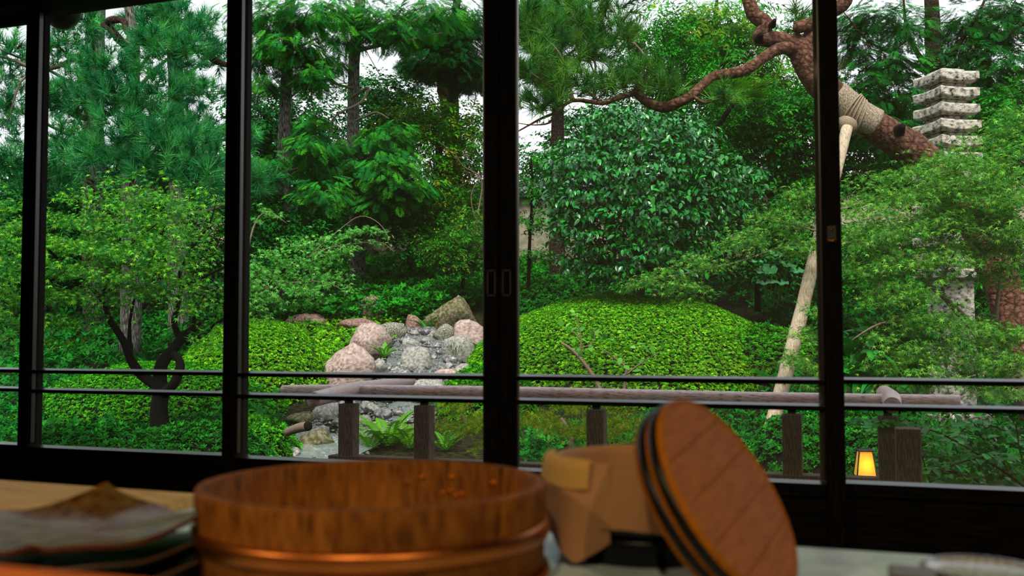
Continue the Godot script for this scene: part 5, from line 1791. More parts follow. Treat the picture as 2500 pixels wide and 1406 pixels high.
	var tc := [[1110, 716, 26.0, 0.25], [1105, 450, 26.0, 0.22], [1100, 330, 26.0, 0.2], [1088, 245, 26.0, 0.17], [1080, 215, 26.0, 0.14], [1100, 180, 26.0, 0.08]]
	var oc := tree("pine_tree", "trained cloud pine beyond the wall, crown under the wires", "tree", tc, mats.brown_bark)
	var bc := [[1010, 175, 26.0, 34, 24, 0.7], [1070, 185, 25.6, 50, 22, 0.8], [1140, 205, 25.6, 46, 26, 0.8], [1110, 160, 25.8, 44, 20, 0.7]]
	plant(oc, "needle_tuft", "needle_tufts", brush, [Color(0.12, 0.34, 0.18), Color(0.1, 0.28, 0.16)], tuft_places(bc, 420, 1.5), 60, 0.5, 0.25)
	limbs_to(oc, tc, bc, mats.brown_bark, 0.06)


func build_broadleaves() -> void:
	# the glossy camellia in the middle
	var glossy := [leaf_mesh(0.09, 0.042, 0.2, 0.2), leaf_mesh(0.085, 0.042, 0.3, 0.25), leaf_mesh(0.095, 0.04, 0.25, 0.12)]
	var dark_green := [Color(0.07, 0.34, 0.16), Color(0.09, 0.4, 0.18), Color(0.06, 0.28, 0.14), Color(0.14, 0.44, 0.16)]
	var t := [[1560, 760, 13.4, 0.1], [1555, 640, 13.4, 0.085], [1552, 520, 13.4, 0.07], [1556, 420, 13.4, 0.05], [1560, 320, 13.4, 0.03]]
	var o := tree("camellia_bush", "large glossy camellia bush rising behind the azalea mound", "shrub", t, mats.twig)
	var b := [[1560, 320, 13.0, 120, 50, 0.8], [1480, 300, 13.2, 70, 36, 0.6], [1650, 340, 13.0, 100, 50, 0.8], [1430, 390, 12.8, 90, 50, 0.8], [1570, 420, 12.5, 140, 60, 0.9], [1700, 420, 12.8, 110, 60, 0.8], [1440, 480, 12.7, 100, 55, 0.8], [1590, 520, 12.4, 140, 60, 0.9], [1740, 500, 12.8, 80, 45, 0.7], [1450, 570, 12.6, 95, 45, 0.7], [1580, 610, 12.4, 130, 55, 0.8], [1700, 580, 12.8, 90, 50, 0.7], [1430, 640, 12.7, 60, 35, 0.5], [1520, 665, 12.4, 80, 30, 0.5], [1650, 660, 12.6, 80, 30, 0.5], [1790, 440, 13.2, 70, 50, 0.7], [1370, 420, 13.2, 50, 40, 0.5], [1390, 520, 13.0, 50, 40, 0.5], [1790, 590, 13.2, 60, 26, 0.5]]
	plant(o, "leaf", "leaves", glossy, dark_green, hanging_places(b, 15000, 1.05), 300, 0.27, 0.2)
	limbs_to(o, t, b, mats.twig, 0.025)

	# broad trees of clustered leaves; each entry: name, label, trunk, blobs, count, size, colours
	var twigs := [twig_mesh(12, 0.3, 0.085, 0.036, 1), twig_mesh(11, 0.3, 0.09, 0.034, 2), twig_mesh(13, 0.28, 0.08, 0.036, 3)]
	var willowy := [twig_mesh(12, 0.36, 0.13, 0.026, 4), twig_mesh(12, 0.34, 0.12, 0.026, 5)]
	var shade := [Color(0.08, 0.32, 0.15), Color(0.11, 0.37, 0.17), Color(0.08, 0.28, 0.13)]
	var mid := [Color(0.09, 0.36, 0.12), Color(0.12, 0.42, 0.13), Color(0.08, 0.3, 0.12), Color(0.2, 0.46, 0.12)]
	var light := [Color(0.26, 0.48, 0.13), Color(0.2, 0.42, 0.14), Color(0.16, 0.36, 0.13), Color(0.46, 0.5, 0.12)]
	var yellowish := [Color(0.2, 0.42, 0.12), Color(0.3, 0.46, 0.12), Color(0.14, 0.34, 0.12), Color(0.48, 0.44, 0.12)]
	var rows := [
		["broadleaf_tree", "light green tree with drooping narrow leaves in the upper middle of the right window", [[1760, 700, 17.5, 0.14], [1750, 400, 17.5, 0.11], [1745, 150, 17.5, 0.07], [1750, 0, 17.5, 0.03]], [[1680, 40, 17.0, 110, 44, 1.0], [1780, 60, 17.0, 100, 60, 1.0], [1830, 140, 17.0, 80, 70, 0.9], [1720, 110, 16.8, 60, 50, 0.8], [1900, 190, 17.0, 70, 60, 0.9], [1840, 220, 16.8, 80, 50, 0.8]], 1100, 1.15, light, willowy],
		["broadleaf_tree", "fresh green rounded tree below the drooping one, above the camellia", [[1660, 720, 16.0, 0.12], [1655, 400, 16.0, 0.09], [1640, 200, 16.0, 0.05], [1640, 100, 16.0, 0.02]], [[1620, 90, 16.0, 60, 40, 0.7], [1600, 150, 15.8, 80, 40, 0.8], [1670, 160, 15.8, 70, 50, 0.8], [1690, 220, 15.6, 80, 40, 0.8], [1600, 215, 15.8, 60, 30, 0.6]], 850, 1.0, [Color(0.14, 0.44, 0.12), Color(0.2, 0.5, 0.12), Color(0.1, 0.36, 0.12)], twigs],
		["broadleaf_tree", "dense mid green tree behind the rightmost window post, over the dark hollow", [[1900, 720, 15.5, 0.2], [1905, 500, 15.5, 0.19], [1900, 400, 15.5, 0.17], [1880, 300, 15.5, 0.1]], [[1900, 290, 14.6, 110, 60, 1.0], [1800, 300, 14.6, 80, 50, 0.8], [1960, 350, 14.4, 70, 50, 0.8], [1760, 370, 14.8, 70, 40, 0.7], [1980, 420, 14.4, 60, 60, 0.6], [2030, 250, 14.6, 80, 60, 0.9], [1990, 270, 14.4, 60, 50, 0.7], [2100, 330, 14.8, 90, 60, 0.8], [2220, 390, 14.6, 60, 40, 0.6], [1800, 440, 14.6, 60, 40, 0.5], [1960, 470, 14.4, 60, 40, 0.5], [2120, 430, 14.2, 80, 40, 0.5], [2240, 450, 14.0, 70, 40, 0.5], [1730, 470, 14.8, 50, 40, 0.5]], 4200, 0.9, mid, twigs],
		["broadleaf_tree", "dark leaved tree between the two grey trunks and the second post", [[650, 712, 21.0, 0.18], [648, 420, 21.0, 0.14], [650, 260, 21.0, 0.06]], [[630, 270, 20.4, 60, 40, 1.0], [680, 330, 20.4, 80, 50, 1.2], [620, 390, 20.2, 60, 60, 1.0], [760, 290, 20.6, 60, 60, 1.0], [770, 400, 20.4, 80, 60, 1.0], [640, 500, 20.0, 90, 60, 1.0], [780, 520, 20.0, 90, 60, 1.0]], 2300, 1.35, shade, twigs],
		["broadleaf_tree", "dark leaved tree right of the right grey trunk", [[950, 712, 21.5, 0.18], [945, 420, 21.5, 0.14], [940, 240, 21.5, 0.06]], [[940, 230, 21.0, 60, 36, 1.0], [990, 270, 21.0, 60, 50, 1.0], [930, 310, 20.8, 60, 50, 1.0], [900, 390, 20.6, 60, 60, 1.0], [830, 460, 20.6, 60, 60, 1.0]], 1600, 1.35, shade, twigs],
		["broadleaf_tree", "bright green tree with yellowing tips left of the double post", [[1080, 700, 19.0, 0.13], [1075, 480, 19.0, 0.1], [1070, 320, 19.0, 0.05]], [[1010, 290, 18.6, 70, 44, 0.9], [1090, 300, 18.6, 80, 44, 0.9], [1150, 330, 18.4, 50, 60, 0.8], [1060, 380, 18.2, 90, 50, 0.9], [1140, 430, 18.2, 60, 60, 0.8], [1040, 470, 18.0, 80, 50, 0.8], [1110, 520, 17.8, 80, 50, 0.8]], 1500, 1.15, yellowish, twigs],
		["broadleaf_shrub", "green shrub before the garden wall, right of the right grey trunk", [[1000, 740, 17.8, 0.05], [1000, 640, 17.8, 0.04], [1010, 560, 17.8, 0.02]], [[960, 540, 17.4, 60, 40, 0.6], [1010, 590, 17.2, 60, 50, 0.6], [930, 490, 17.4, 50, 40, 0.6], [1060, 560, 17.2, 60, 40, 0.6], [1010, 520, 17.4, 60, 30, 0.6]], 800, 0.95, mid, twigs],
		["broadleaf_shrub", "small leaved shrub with reddish tips, left of the double post", [[1130, 740, 16.0, 0.04], [1130, 640, 16.0, 0.03], [1125, 580, 16.0, 0.015]], [[1110, 600, 15.6, 60, 36, 0.5], [1150, 570, 15.6, 50, 40, 0.5], [1150, 640, 15.4, 50, 30, 0.4], [1085, 620, 15.6, 36, 28, 0.4]], 620, 0.75, [Color(0.2, 0.42, 0.13), Color(0.14, 0.36, 0.13), Color(0.34, 0.42, 0.16)], twigs],
		["broadleaf_shrub", "dark shrub at the foot of the left grey trunk", [[640, 760, 15.5, 0.05], [640, 640, 15.5, 0.04], [640, 560, 15.5, 0.02]], [[630, 560, 15.2, 50, 50, 0.6], [720, 560, 15.6, 60, 50, 0.6], [790, 580, 15.4, 50, 40, 0.6], [660, 640, 15.0, 70, 40, 0.6], [640, 480, 15.4, 40, 40, 0.5]], 1000, 1.0, [Color(0.08, 0.34, 0.14), Color(0.1, 0.38, 0.15)], twigs],
		["broadleaf_shrub", "thin shrub against the wall between double post and camellia", [[1290, 760, 15.0, 0.03], [1292, 620, 15.0, 0.026], [1300, 460, 15.0, 0.018], [1296, 380, 15.0, 0.008]], [[1300, 540, 15.0, 46, 30, 0.4], [1300, 450, 15.2, 50, 40, 0.5], [1290, 620, 14.8, 34, 16, 0.3], [1300, 380, 15.2, 50, 30, 0.5]], 330, 0.8, mid, twigs],
		["broadleaf_shrub", "mid green shrub behind the feathery maple, before the wall at right", [[2180, 770, 12.2, 0.05], [2180, 680, 12.2, 0.04], [2190, 610, 12.2, 0.02]], [[2080, 600, 12.0, 80, 50, 0.5], [2200, 590, 12.0, 90, 50, 0.5], [2330, 600, 12.0, 90, 60, 0.5], [2450, 600, 12.0, 80, 60, 0.5], [2130, 690, 11.8, 90, 50, 0.5], [2280, 690, 11.8, 100, 50, 0.5], [2420, 690, 11.8, 80, 50, 0.5]], 1300, 0.85, mid, twigs],
		["broadleaf_shrub", "dark shrub between camellia and the rightmost window post under the hollow", [[1850, 760, 13.6, 0.05], [1850, 640, 13.6, 0.04], [1850, 540, 13.6, 0.02]], [[1850, 530, 13.4, 70, 36, 0.5], [1940, 560, 13.4, 60, 50, 0.5], [1900, 640, 13.2, 90, 40, 0.5], [1800, 650, 13.2, 70, 34, 0.5], [2010, 620, 13.2, 60, 60, 0.5]], 900, 0.9, shade, twigs],
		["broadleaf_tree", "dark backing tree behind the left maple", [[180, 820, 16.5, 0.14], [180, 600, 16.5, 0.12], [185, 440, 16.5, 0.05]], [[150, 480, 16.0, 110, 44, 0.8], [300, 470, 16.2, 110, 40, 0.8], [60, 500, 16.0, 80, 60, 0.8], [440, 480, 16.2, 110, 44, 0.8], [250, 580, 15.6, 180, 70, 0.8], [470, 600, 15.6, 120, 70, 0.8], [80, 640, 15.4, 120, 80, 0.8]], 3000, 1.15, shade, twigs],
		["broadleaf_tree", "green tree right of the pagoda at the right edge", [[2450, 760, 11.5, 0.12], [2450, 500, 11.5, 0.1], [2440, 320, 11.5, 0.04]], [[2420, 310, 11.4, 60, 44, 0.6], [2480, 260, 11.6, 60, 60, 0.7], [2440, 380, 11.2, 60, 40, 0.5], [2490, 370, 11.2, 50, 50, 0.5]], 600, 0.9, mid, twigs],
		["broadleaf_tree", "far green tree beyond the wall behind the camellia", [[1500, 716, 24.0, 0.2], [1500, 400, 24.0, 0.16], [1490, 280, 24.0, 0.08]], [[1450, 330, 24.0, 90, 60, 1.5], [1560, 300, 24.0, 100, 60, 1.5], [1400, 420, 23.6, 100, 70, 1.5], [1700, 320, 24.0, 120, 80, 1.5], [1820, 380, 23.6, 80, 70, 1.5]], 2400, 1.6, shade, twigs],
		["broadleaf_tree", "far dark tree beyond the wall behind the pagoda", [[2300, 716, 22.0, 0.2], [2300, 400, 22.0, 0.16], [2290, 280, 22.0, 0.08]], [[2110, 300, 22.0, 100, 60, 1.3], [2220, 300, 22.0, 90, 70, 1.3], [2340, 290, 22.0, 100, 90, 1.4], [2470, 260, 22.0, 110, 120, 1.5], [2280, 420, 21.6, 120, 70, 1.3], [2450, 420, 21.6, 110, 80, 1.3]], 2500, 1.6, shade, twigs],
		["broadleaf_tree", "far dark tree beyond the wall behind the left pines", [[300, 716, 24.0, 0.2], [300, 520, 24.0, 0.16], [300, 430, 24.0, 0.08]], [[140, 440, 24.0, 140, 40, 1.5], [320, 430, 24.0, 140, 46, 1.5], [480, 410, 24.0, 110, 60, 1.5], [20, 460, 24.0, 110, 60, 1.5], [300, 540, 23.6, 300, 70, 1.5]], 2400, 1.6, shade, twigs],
	]
	for k in rows.size():
		var e: Array = rows[k]
		var q := tree(e[0], e[1], "tree" if e[0] == "broadleaf_tree" else "shrub", e[2], mats.dark_twig, 12, 0.12)
		var hang := 0.45 if e[7] == willowy else 0.05
		plant(q, "leafy_twig", "leafy_twigs", e[7], e[6], spray_places(e[3], e[4], e[5], hang, 0.45), 80, 0.38, 0.3)
		limbs_to(q, e[2], e[3], mats.dark_twig, 0.03)
	# bare pale twigs in front of the yellowing tree
	var tw := thing("bare_shrub", "pale leafless twigs of a shrub left of the double post", "shrub", at(1170, 640, 17.0))
	for l in [[[1172, 640, 17.0, 0.02], [1165, 540, 17.0, 0.016], [1176, 440, 17.0, 0.012], [1130, 405, 16.9, 0.008], [1110, 370, 16.8, 0.004]], [[1168, 560, 17.0, 0.012], [1150, 480, 16.9, 0.008], [1180, 420, 16.9, 0.004]], [[1130, 405, 16.9, 0.007], [1090, 360, 16.8, 0.004], [1075, 350, 16.8, 0.002]], [[1176, 440, 17.0, 0.008], [1150, 415, 16.9, 0.005], [1135, 370, 16.8, 0.002]]]:
		wood_part(tw, "branch", l, mats.twig, 6, 0.14)


func build_low_plants() -> void:
	var lime := [Color(0.42, 0.57, 0.12), Color(0.34, 0.52, 0.11), Color(0.52, 0.64, 0.15), Color(0.27, 0.46, 0.1)]
	var green := [Color(0.24, 0.48, 0.1), Color(0.32, 0.54, 0.1), Color(0.17, 0.38, 0.09)]
	var dim := [Color(0.12, 0.37, 0.14), Color(0.16, 0.42, 0.15), Color(0.1, 0.32, 0.12)]  # darker greens; on the lower left azaleas they paint in the eave shade
	mound("azalea_mound", "large bright green clipped azalea mound in the middle of the right window", 1530, 12.2, 2.0, 1.9, 0.76, 42000, lime, 0.021, 0.0)
	mound("azalea_mound", "bright green clipped azalea mound left of the pinkish boulder", 612, 11.6, 0.92, 1.0, 0.78, 15000, lime, 0.021, 0.0)
	mound("azalea_mound", "dull green clipped azalea behind the forked maple trunks", 360, 10.6, 1.5, 1.1, 0.52, 13000, green, 0.022)
	mound("azalea_shrub", "dark azalea under the left maple by the sill", 235, 7.6, 0.8, 0.55, 0.42, 2200, dim, 0.04)
	mound("azalea_shrub", "dark azalea at the foot of the forked maple, left of the second post", 470, 7.9, 0.7, 0.6, 0.4, 2200, dim, 0.036)
	mound("azalea_shrub", "green azalea running down to the stream left of the railing end", 596, 9.2, 0.5, 0.7, 0.34, 2400, green, 0.036)
	mound("azalea_shrub", "small leaved shrub on the right bank beside the grass clump", 1185, 10.6, 0.55, 0.6, 0.42, 1800, green, 0.034)
	mound("azalea_shrub", "dark rounded azalea behind the railing, left of the rightmost window post", 1955, 6.6, 0.42, 0.45, 0.55, 1700, dim, 0.03)
	mound("azalea_shrub", "dark rounded azalea behind the glowing garden lantern", 2115, 6.5, 0.36, 0.42, 0.55, 1500, dim, 0.03)
	mound("azalea_shrub", "green low azalea at the upper right of the large mound", 1860, 11.6, 1.2, 0.9, 0.5, 2600, green, 0.036)
	mound("azalea_shrub", "dark clipped shrub along the wall behind the large mound", 1390, 15.2, 1.3, 0.8, 0.55, 2600, dim, 0.05)

	var cover := [rosette_mesh(7, 0.075, 0.034, 0.35, 7), rosette_mesh(6, 0.08, 0.034, 0.5, 8)]
	var lush := [Color(0.08, 0.36, 0.12), Color(0.12, 0.42, 0.12), Color(0.07, 0.28, 0.1), Color(0.18, 0.46, 0.12)]
	carpet("ground_cover", "dense glossy green ground cover behind the stream and under the wall", [[[880, 640], [1190, 640], [1190, 745], [1050, 790], [960, 790], [840, 790], [700, 800], [560, 800], [560, 680]], [[1258, 655], [1500, 680], [1500, 735], [1258, 735]]], 9500, cover, lush, 0.34, 1.1)
	carpet("ground_cover", "low bright ground cover spilling from the azalea mound to the boulder", [[[690, 785], [850, 770], [960, 800], [925, 850], [850, 850], [790, 900], [700, 900]]], 2600, [rosette_mesh(8, 0.034, 0.015, 0.4, 12)], lime, 0.1, 1.1)
	carpet("undergrowth", "mixed dark undergrowth on the slope under the trees", [[[0, 700], [600, 700], [900, 640], [1600, 640], [2860, 600], [2860, 1060], [1900, 1000], [1850, 760], [1250, 720], [600, 760], [560, 900], [0, 960]]], 19000, cover, [Color(0.08, 0.34, 0.13), Color(0.12, 0.4, 0.14), Color(0.08, 0.29, 0.11)], 0.3, 1.25)
	carpet("undergrowth", "dark leafy undergrowth at the foot of the windows on the left", [[[-20, 960], [600, 960], [660, 1120], [-20, 1130]]], 2400, cover, [Color(0.08, 0.33, 0.14), Color(0.12, 0.39, 0.15), Color(0.08, 0.28, 0.12)], 0.3, 0.9)
	carpet("undergrowth", "dark leafy undergrowth below the railing on the right", [[[1250, 1080], [1560, 1080], [1900, 1000], [2120, 990], [2500, 1000], [2500, 1210], [1240, 1180]]], 2600, cover, [Color(0.08, 0.35, 0.13), Color(0.12, 0.41, 0.15), Color(0.08, 0.29, 0.11)], 0.26, 0.8)
	carpet("moss", "brownish yellow moss bank below the azalea mound", [[[1258, 915], [1330, 922], [1560, 965], [1560, 985], [1258, 985]]], 1700, [rosette_mesh(7, 0.03, 0.01, 0.7, 9)], [Color(0.42, 0.4, 0.12), Color(0.34, 0.36, 0.12), Color(0.26, 0.32, 0.1)], 0.05, 1.2)

	fern("tall bright fern between the two left railing posts", 948, 1096, 0.62, 14, Color(0.32, 0.56, 0.12))
	fern("bright fern beside the second railing post, right of the tallest fern", 1000, 1100, 0.45, 11, Color(0.36, 0.58, 0.14))
	fern("bright fern at the left of the first railing post", 905, 1102, 0.42, 10, Color(0.3, 0.52, 0.13))
	fern("short fern right of the second railing post", 1090, 1105, 0.4, 10, Color(0.26, 0.48, 0.12))
	fern("small fern on the bank between boulder and stream", 938, 876, 0.34, 9, Color(0.3, 0.56, 0.14))
	fern("small bright fern at the stream head between two rocks", 1040, 812, 0.4, 11, Color(0.22, 0.54, 0.12))
	fern("golden green fern rising over the brown mossy rock", 912, 772, 0.6, 9, Color(0.34, 0.5, 0.1))
	fern("upright fern on the green bank beside the black spotlight", 1138, 712, 0.7, 10, Color(0.22, 0.46, 0.14))
	fern("fern at the right bank under the pale sloping boulder", 1172, 880, 0.4, 10, Color(0.22, 0.5, 0.14))
	fern("low bright leafy tuft beside the rounded lichen rock", 958, 826, 0.28, 10, Color(0.16, 0.5, 0.14))
	fern("dark fern under the forked maple by the sill", 352, 1096, 0.45, 10, Color(0.1, 0.3, 0.12))
	fern("dark fern by the sill left of the second post", 500, 1092, 0.42, 10, Color(0.1, 0.32, 0.13))
	fern("pale lone fern at the sill right of the second post", 642, 1116, 0.36, 7, Color(0.24, 0.5, 0.2))
	fern("dark fern right of the double post below the laceleaf maple", 1330, 1120, 0.45, 12, Color(0.1, 0.36, 0.13))
	fern("fern under the large grey rock at far right", 2420, 1000, 0.42, 11, Color(0.2, 0.46, 0.16))
	fern("small dark fern beside the right end of the railing log", 2370, 1010, 0.36, 10, Color(0.12, 0.34, 0.16))
	grass("clump of long grass hanging over the stream rocks on the right bank", 1112, 884, 0.34, 60, Color(0.2, 0.44, 0.16))
	grass("dark grass clump right of the second post by the sill", 610, 1108, 0.42, 80, Color(0.12, 0.32, 0.16))
	grass("dark grass clump among rocks left of the first railing post", 680, 1078, 0.36, 60, Color(0.14, 0.36, 0.18))
	grass("grass clump by the sill under the forked maple", 430, 1110, 0.4, 80, Color(0.12, 0.34, 0.14))
	grass("grass clump by the sill between the first post and the maple", 200, 1105, 0.38, 70, Color(0.1, 0.3, 0.14))
	grass("bright grass tuft behind the log end at the stream", 1040, 1010, 0.3, 50, Color(0.28, 0.5, 0.16))

	# farfugium: round leaves on stalks, right of the camellia
	var f := thing("farfugium", "clump of large round glossy leaves above the slope, left of the pole", "plant", on_ground(1890, 760))
	for p in [[1868, 690, 0.17], [1905, 690, 0.15], [1880, 655, 0.15], [1850, 640, 0.13], [1920, 645, 0.16], [1935, 600, 0.14], [1895, 620, 0.12], [1946, 660, 0.13], [1860, 662, 0.13]]:
		var head := at(p[0], p[1], 9.6) - f.position
		var leafy := part("leaf", made_mesh("disc", func(): return disc_leaf_mesh(1.0, 2)), leaf_mat(tinted_step(Color(0.14, 0.42, 0.2), int(p[0])), 0.3, 0.25), f, Transform3D(Basis(any_dir(), rnd(0.0, 0.4)) * Basis(turned.x, 0.5) * Basis().scaled(Vector3.ONE * p[2] * 0.5), head))
		part("stalk", rope([Vector3(0, -0.1, 0), head * 0.6 + Vector3(0, -0.1, 0), head], 0.006), leaf_mat(Color(0.24, 0.4, 0.14)), f)

	# broad lance leaves below the maple
	var h := thing("broad_leaf_plant", "low plant with large lance leaves under the right maple", "plant", on_ground(2140, 965))
	var lance := [leaf_mesh(0.19, 0.075, 0.3, 0.35, 6), leaf_mesh(0.17, 0.065, 0.35, 0.5, 6)]
	var places := []
	for q in in_blobs([[2100, 850, 6.9, 50, 40, 0.3], [2170, 825, 6.9, 60, 30, 0.3], [2100, 920, 6.7, 50, 40, 0.3], [2200, 880, 6.8, 50, 40, 0.3], [2230, 800, 7.0, 40, 24, 0.2]], 190, 0.5):
		places.append(Transform3D(aim(q[1] * 0.5 + any_dir() * 0.7 + Vector3(0, -0.15, 0), (Vector3.UP + any_dir() * 0.5).normalized(), rnd(0.7, 1.15)), q[0]))
	plant(h, "leaf", "leaves", lance, [Color(0.1, 0.4, 0.16), Color(0.14, 0.46, 0.18), Color(0.08, 0.32, 0.14)], places, 300, 0.3, 0.3)
	for k in 9:
		part("stem", rope([Vector3(0.03 * k - 0.1, -0.05, 0), Vector3(0.05 * k - 0.2, 0.12, 0.02 * k), Vector3(0.1 * k - 0.4, 0.3 + 0.03 * (k % 3), 0.02)], 0.006), leaf_mat(Color(0.2, 0.34, 0.12)), h)

	# fan palm leaves behind the pine bough
	var pt := [[1670, 720, 14.2, 0.05], [1690, 520, 14.1, 0.045], [1740, 340, 13.9, 0.04], [1792, 250, 13.8, 0.035]]
	var palm := tree("fan_palm", "small fan palm with yellow green leaves under the pine bough", "tree", pt, mats.dark_twig)
	for k in 9:
		var a := TAU * k / 9.0
		var dir := Vector3(cos(a), rnd(0.1, 0.9), sin(a)).normalized()
		var st := begin()
		st.set_smooth_group(-1)
		for j in 15:
			var b := lerpf(-1.25, 1.25, j / 14.0)
			var d := Vector3(sin(b), -0.12, cos(b))
			diamond(st, Vector3(0, 0, 0.12), Vector3(0, 0, 0.12) + d * 0.42, Vector3(cos(b), 0.0, -sin(b)) * 0.022 + Vector3(0, 0.008 if j % 2 else -0.008, 0), 0.45)
		part("fan_leaf", finish(st), leaf_mat(tinted_step(Color(0.28, 0.48, 0.12), k), 0.4, 0.4), palm, Transform3D(aim(dir, Vector3.UP), at(1792, 250, 13.8) - palm.position + dir * 0.12))

	# twig with pale leaves standing before the mound
	var pl := thing("plum_sapling", "thin bare branched sapling with few pale leaves before the azalea mound", "sapling", at(1480, 985, 8.0))
	for l in [[[1482, 985, 8.0, 0.02], [1446, 915, 8.0, 0.017], [1412, 870, 8.0, 0.014], [1385, 846, 8.0, 0.012], [1370, 838, 8.0, 0.01]], [[1412, 868, 8.0, 0.008], [1418, 850, 8.0, 0.007], [1416, 810, 8.0, 0.006], [1405, 765, 8.0, 0.003]], [[1416, 828, 8.0, 0.005], [1395, 805, 8.0, 0.003]], [[1418, 850, 8.0, 0.005], [1448, 835, 8.0, 0.004], [1452, 800, 8.0, 0.002]], [[1520, 985, 8.0, 0.014], [1528, 915, 8.0, 0.012], [1526, 895, 8.0, 0.011], [1495, 870, 8.0, 0.009], [1470, 850, 8.0, 0.004]], [[1528, 915, 8.0, 0.008], [1560, 890, 8.0, 0.007], [1585, 875, 8.0, 0.004], [1612, 858, 8.0, 0.002]]]:
		wood_part(pl, "branch", l, mats.twig, 7, 0.14)
	var oval := [leaf_mesh(0.07, 0.045, 0.15, 0.15), leaf_mesh(0.06, 0.04, 0.2, 0.2)]
	places = []
	for p in [[1402, 763], [1395, 768], [1408, 798], [1382, 797], [1372, 799], [1390, 800], [1418, 826], [1406, 829], [1430, 800], [1446, 808], [1462, 805], [1472, 822], [1460, 818], [1480, 800], [1450, 826], [1415, 855], [1424, 858], [1416, 848], [1440, 840], [1556, 842], [1566, 840], [1594, 828], [1590, 842], [1618, 834], [1524, 848], [1540, 862], [1550, 868], [1516, 872], [1530, 880], [1558, 882], [1570, 893], [1524, 892], [1566, 904], [1540, 845], [1490, 826], [1476, 812]]:
		places.append(Transform3D(aim(any_dir() + Vector3(0.2, -0.2, 0.2), (Vector3.UP + turned.z * 0.5 + any_dir() * 0.4).normalized(), rnd(0.8, 1.2)), at(p[0], p[1], 8.0 + rnd(-0.1, 0.1))))
	plant(pl, "leaf", "leaves", oval, [Color(0.45, 0.58, 0.34), Color(0.34, 0.5, 0.24), Color(0.26, 0.46, 0.18)], places, 300, 0.35, 0.5)

	# the near shrub with oval leaves at lower right
	var s := thing("oval_leaf_shrub", "near shrub with rows of oval leaves beside the right railing post", "shrub", at(2420, 1260, 4.7))
	var twigs := [
		[[2560, 1230, 4.6, 0.008], [2420, 1130, 4.5, 0.006], [2300, 1060, 4.4, 0.004], [2200, 1035, 4.3, 0.003], [2095, 1032, 4.25, 0.0015]],
		[[2500, 1250, 4.4, 0.008], [2400, 1180, 4.3, 0.006], [2300, 1150, 4.25, 0.004], [2190, 1168, 4.2, 0.0015]],
		[[2480, 1260, 4.8, 0.008], [2460, 1160, 4.7, 0.006], [2420, 1080, 4.7, 0.004], [2300, 1040, 4.7, 0.002]],
		[[2560, 1180, 4.4, 0.007], [2480, 1120, 4.35, 0.005], [2400, 1115, 4.3, 0.004], [2250, 1160, 4.25, 0.0015]],
		[[2300, 1260, 4.9, 0.007], [2275, 1190, 4.8, 0.005], [2250, 1110, 4.7, 0.003], [2240, 1060, 4.7, 0.0015]],
		[[2560, 1090, 4.6, 0.006], [2450, 1050, 4.6, 0.004], [2380, 1030, 4.6, 0.003], [2330, 1075, 4.5, 0.0015]],
		[[2440, 1260, 4.4, 0.006], [2400, 1200, 4.35, 0.004], [2340, 1195, 4.3, 0.003], [2260, 1200, 4.25, 0.0015]],
		[[2520, 1200, 4.5, 0.006], [2490, 1100, 4.5, 0.004], [2480, 1040, 4.5, 0.003], [2450, 1000, 4.5, 0.0015]],
		[[2560, 1160, 4.9, 0.006], [2400, 1090, 4.9, 0.004], [2260, 1085, 4.9, 0.003], [2120, 1045, 4.9, 0.0015]],
	]
	places = []
	for l in twigs:
		wood_part(s, "stem", l, mats.red_bark, 6, 0.05)
		var path := px_path(l)
		var fine := smooth_path(path[0], path[1], 9)
		for i in range(3, fine.size()):
			var along: Vector3 = (fine[i][0] - fine[i - 1][0]).normalized()
			var side := along.cross(Vector3.UP).normalized()
			for k in [-1.0, 1.0]:
				places.append(Transform3D(aim(along * 0.5 + side * k + any_dir() * 0.3, (Vector3.UP + turned.z * 0.35 + any_dir() * 0.45).normalized(), rnd(0.6, 1.1)), fine[i][0] + any_dir() * 0.01))
	for q in in_blobs([[2380, 1090, 4.8, 110, 70, 0.3], [2440, 1150, 4.7, 90, 60, 0.3], [2320, 1160, 4.9, 80, 50, 0.25]], 330, 0.6):
		places.append(Transform3D(aim(any_dir() + Vector3(0, -0.2, 0), (Vector3.UP + turned.z * 0.3 + any_dir() * 0.6).normalized(), rnd(0.6, 1.0)), q[0]))
	plant(s, "leaf", "leaves", [leaf_mesh(0.078, 0.04, 0.15, 0.15, 6), leaf_mesh(0.068, 0.036, 0.25, 0.2, 6)], [Color(0.1, 0.42, 0.14), Color(0.14, 0.48, 0.16), Color(0.1, 0.36, 0.13), Color(0.14, 0.44, 0.22), Color(0.24, 0.52, 0.14)], places, 300, 0.35, 0.35)

	build_pagoda()
	# small things in the garden
	var la := on_ground(2112, 1168)
	la = at(2112, 1160, 5.6)
	var lan := thing("garden_lantern", "small dark framed garden lantern glowing yellow behind the railing", "lantern", la)
	var lw := 46.0 / FOCAL * 5.6
	var lh := 58.0 / FOCAL * 5.6
	lan.rotation.y = 0.2
	var st := begin()
	var glow_rows := []
	for v in [[0.5, 0.0], [0.34, 1.0]]:
		var row := PackedVector3Array()
		for c in [[-1, 1], [1, 1], [1, -1], [-1, -1]]:
			row.append(Vector3(c[0] * v[0] * lw * 0.95, v[1] * lh, c[1] * v[0] * lw * 0.95))
		glow_rows.append(row)
	st.set_smooth_group(-1)
	grid(st, glow_rows, true, true)
	var paper := plain("lantern_paper", Color(0.85, 0.62, 0.2), 0.8)
	paper.emission_enabled = true
	paper.emission = Color(0.95, 0.72, 0.24)
	paper.emission_energy_multiplier = 0.33
	part("glowing_panel", finish(st), paper, lan)
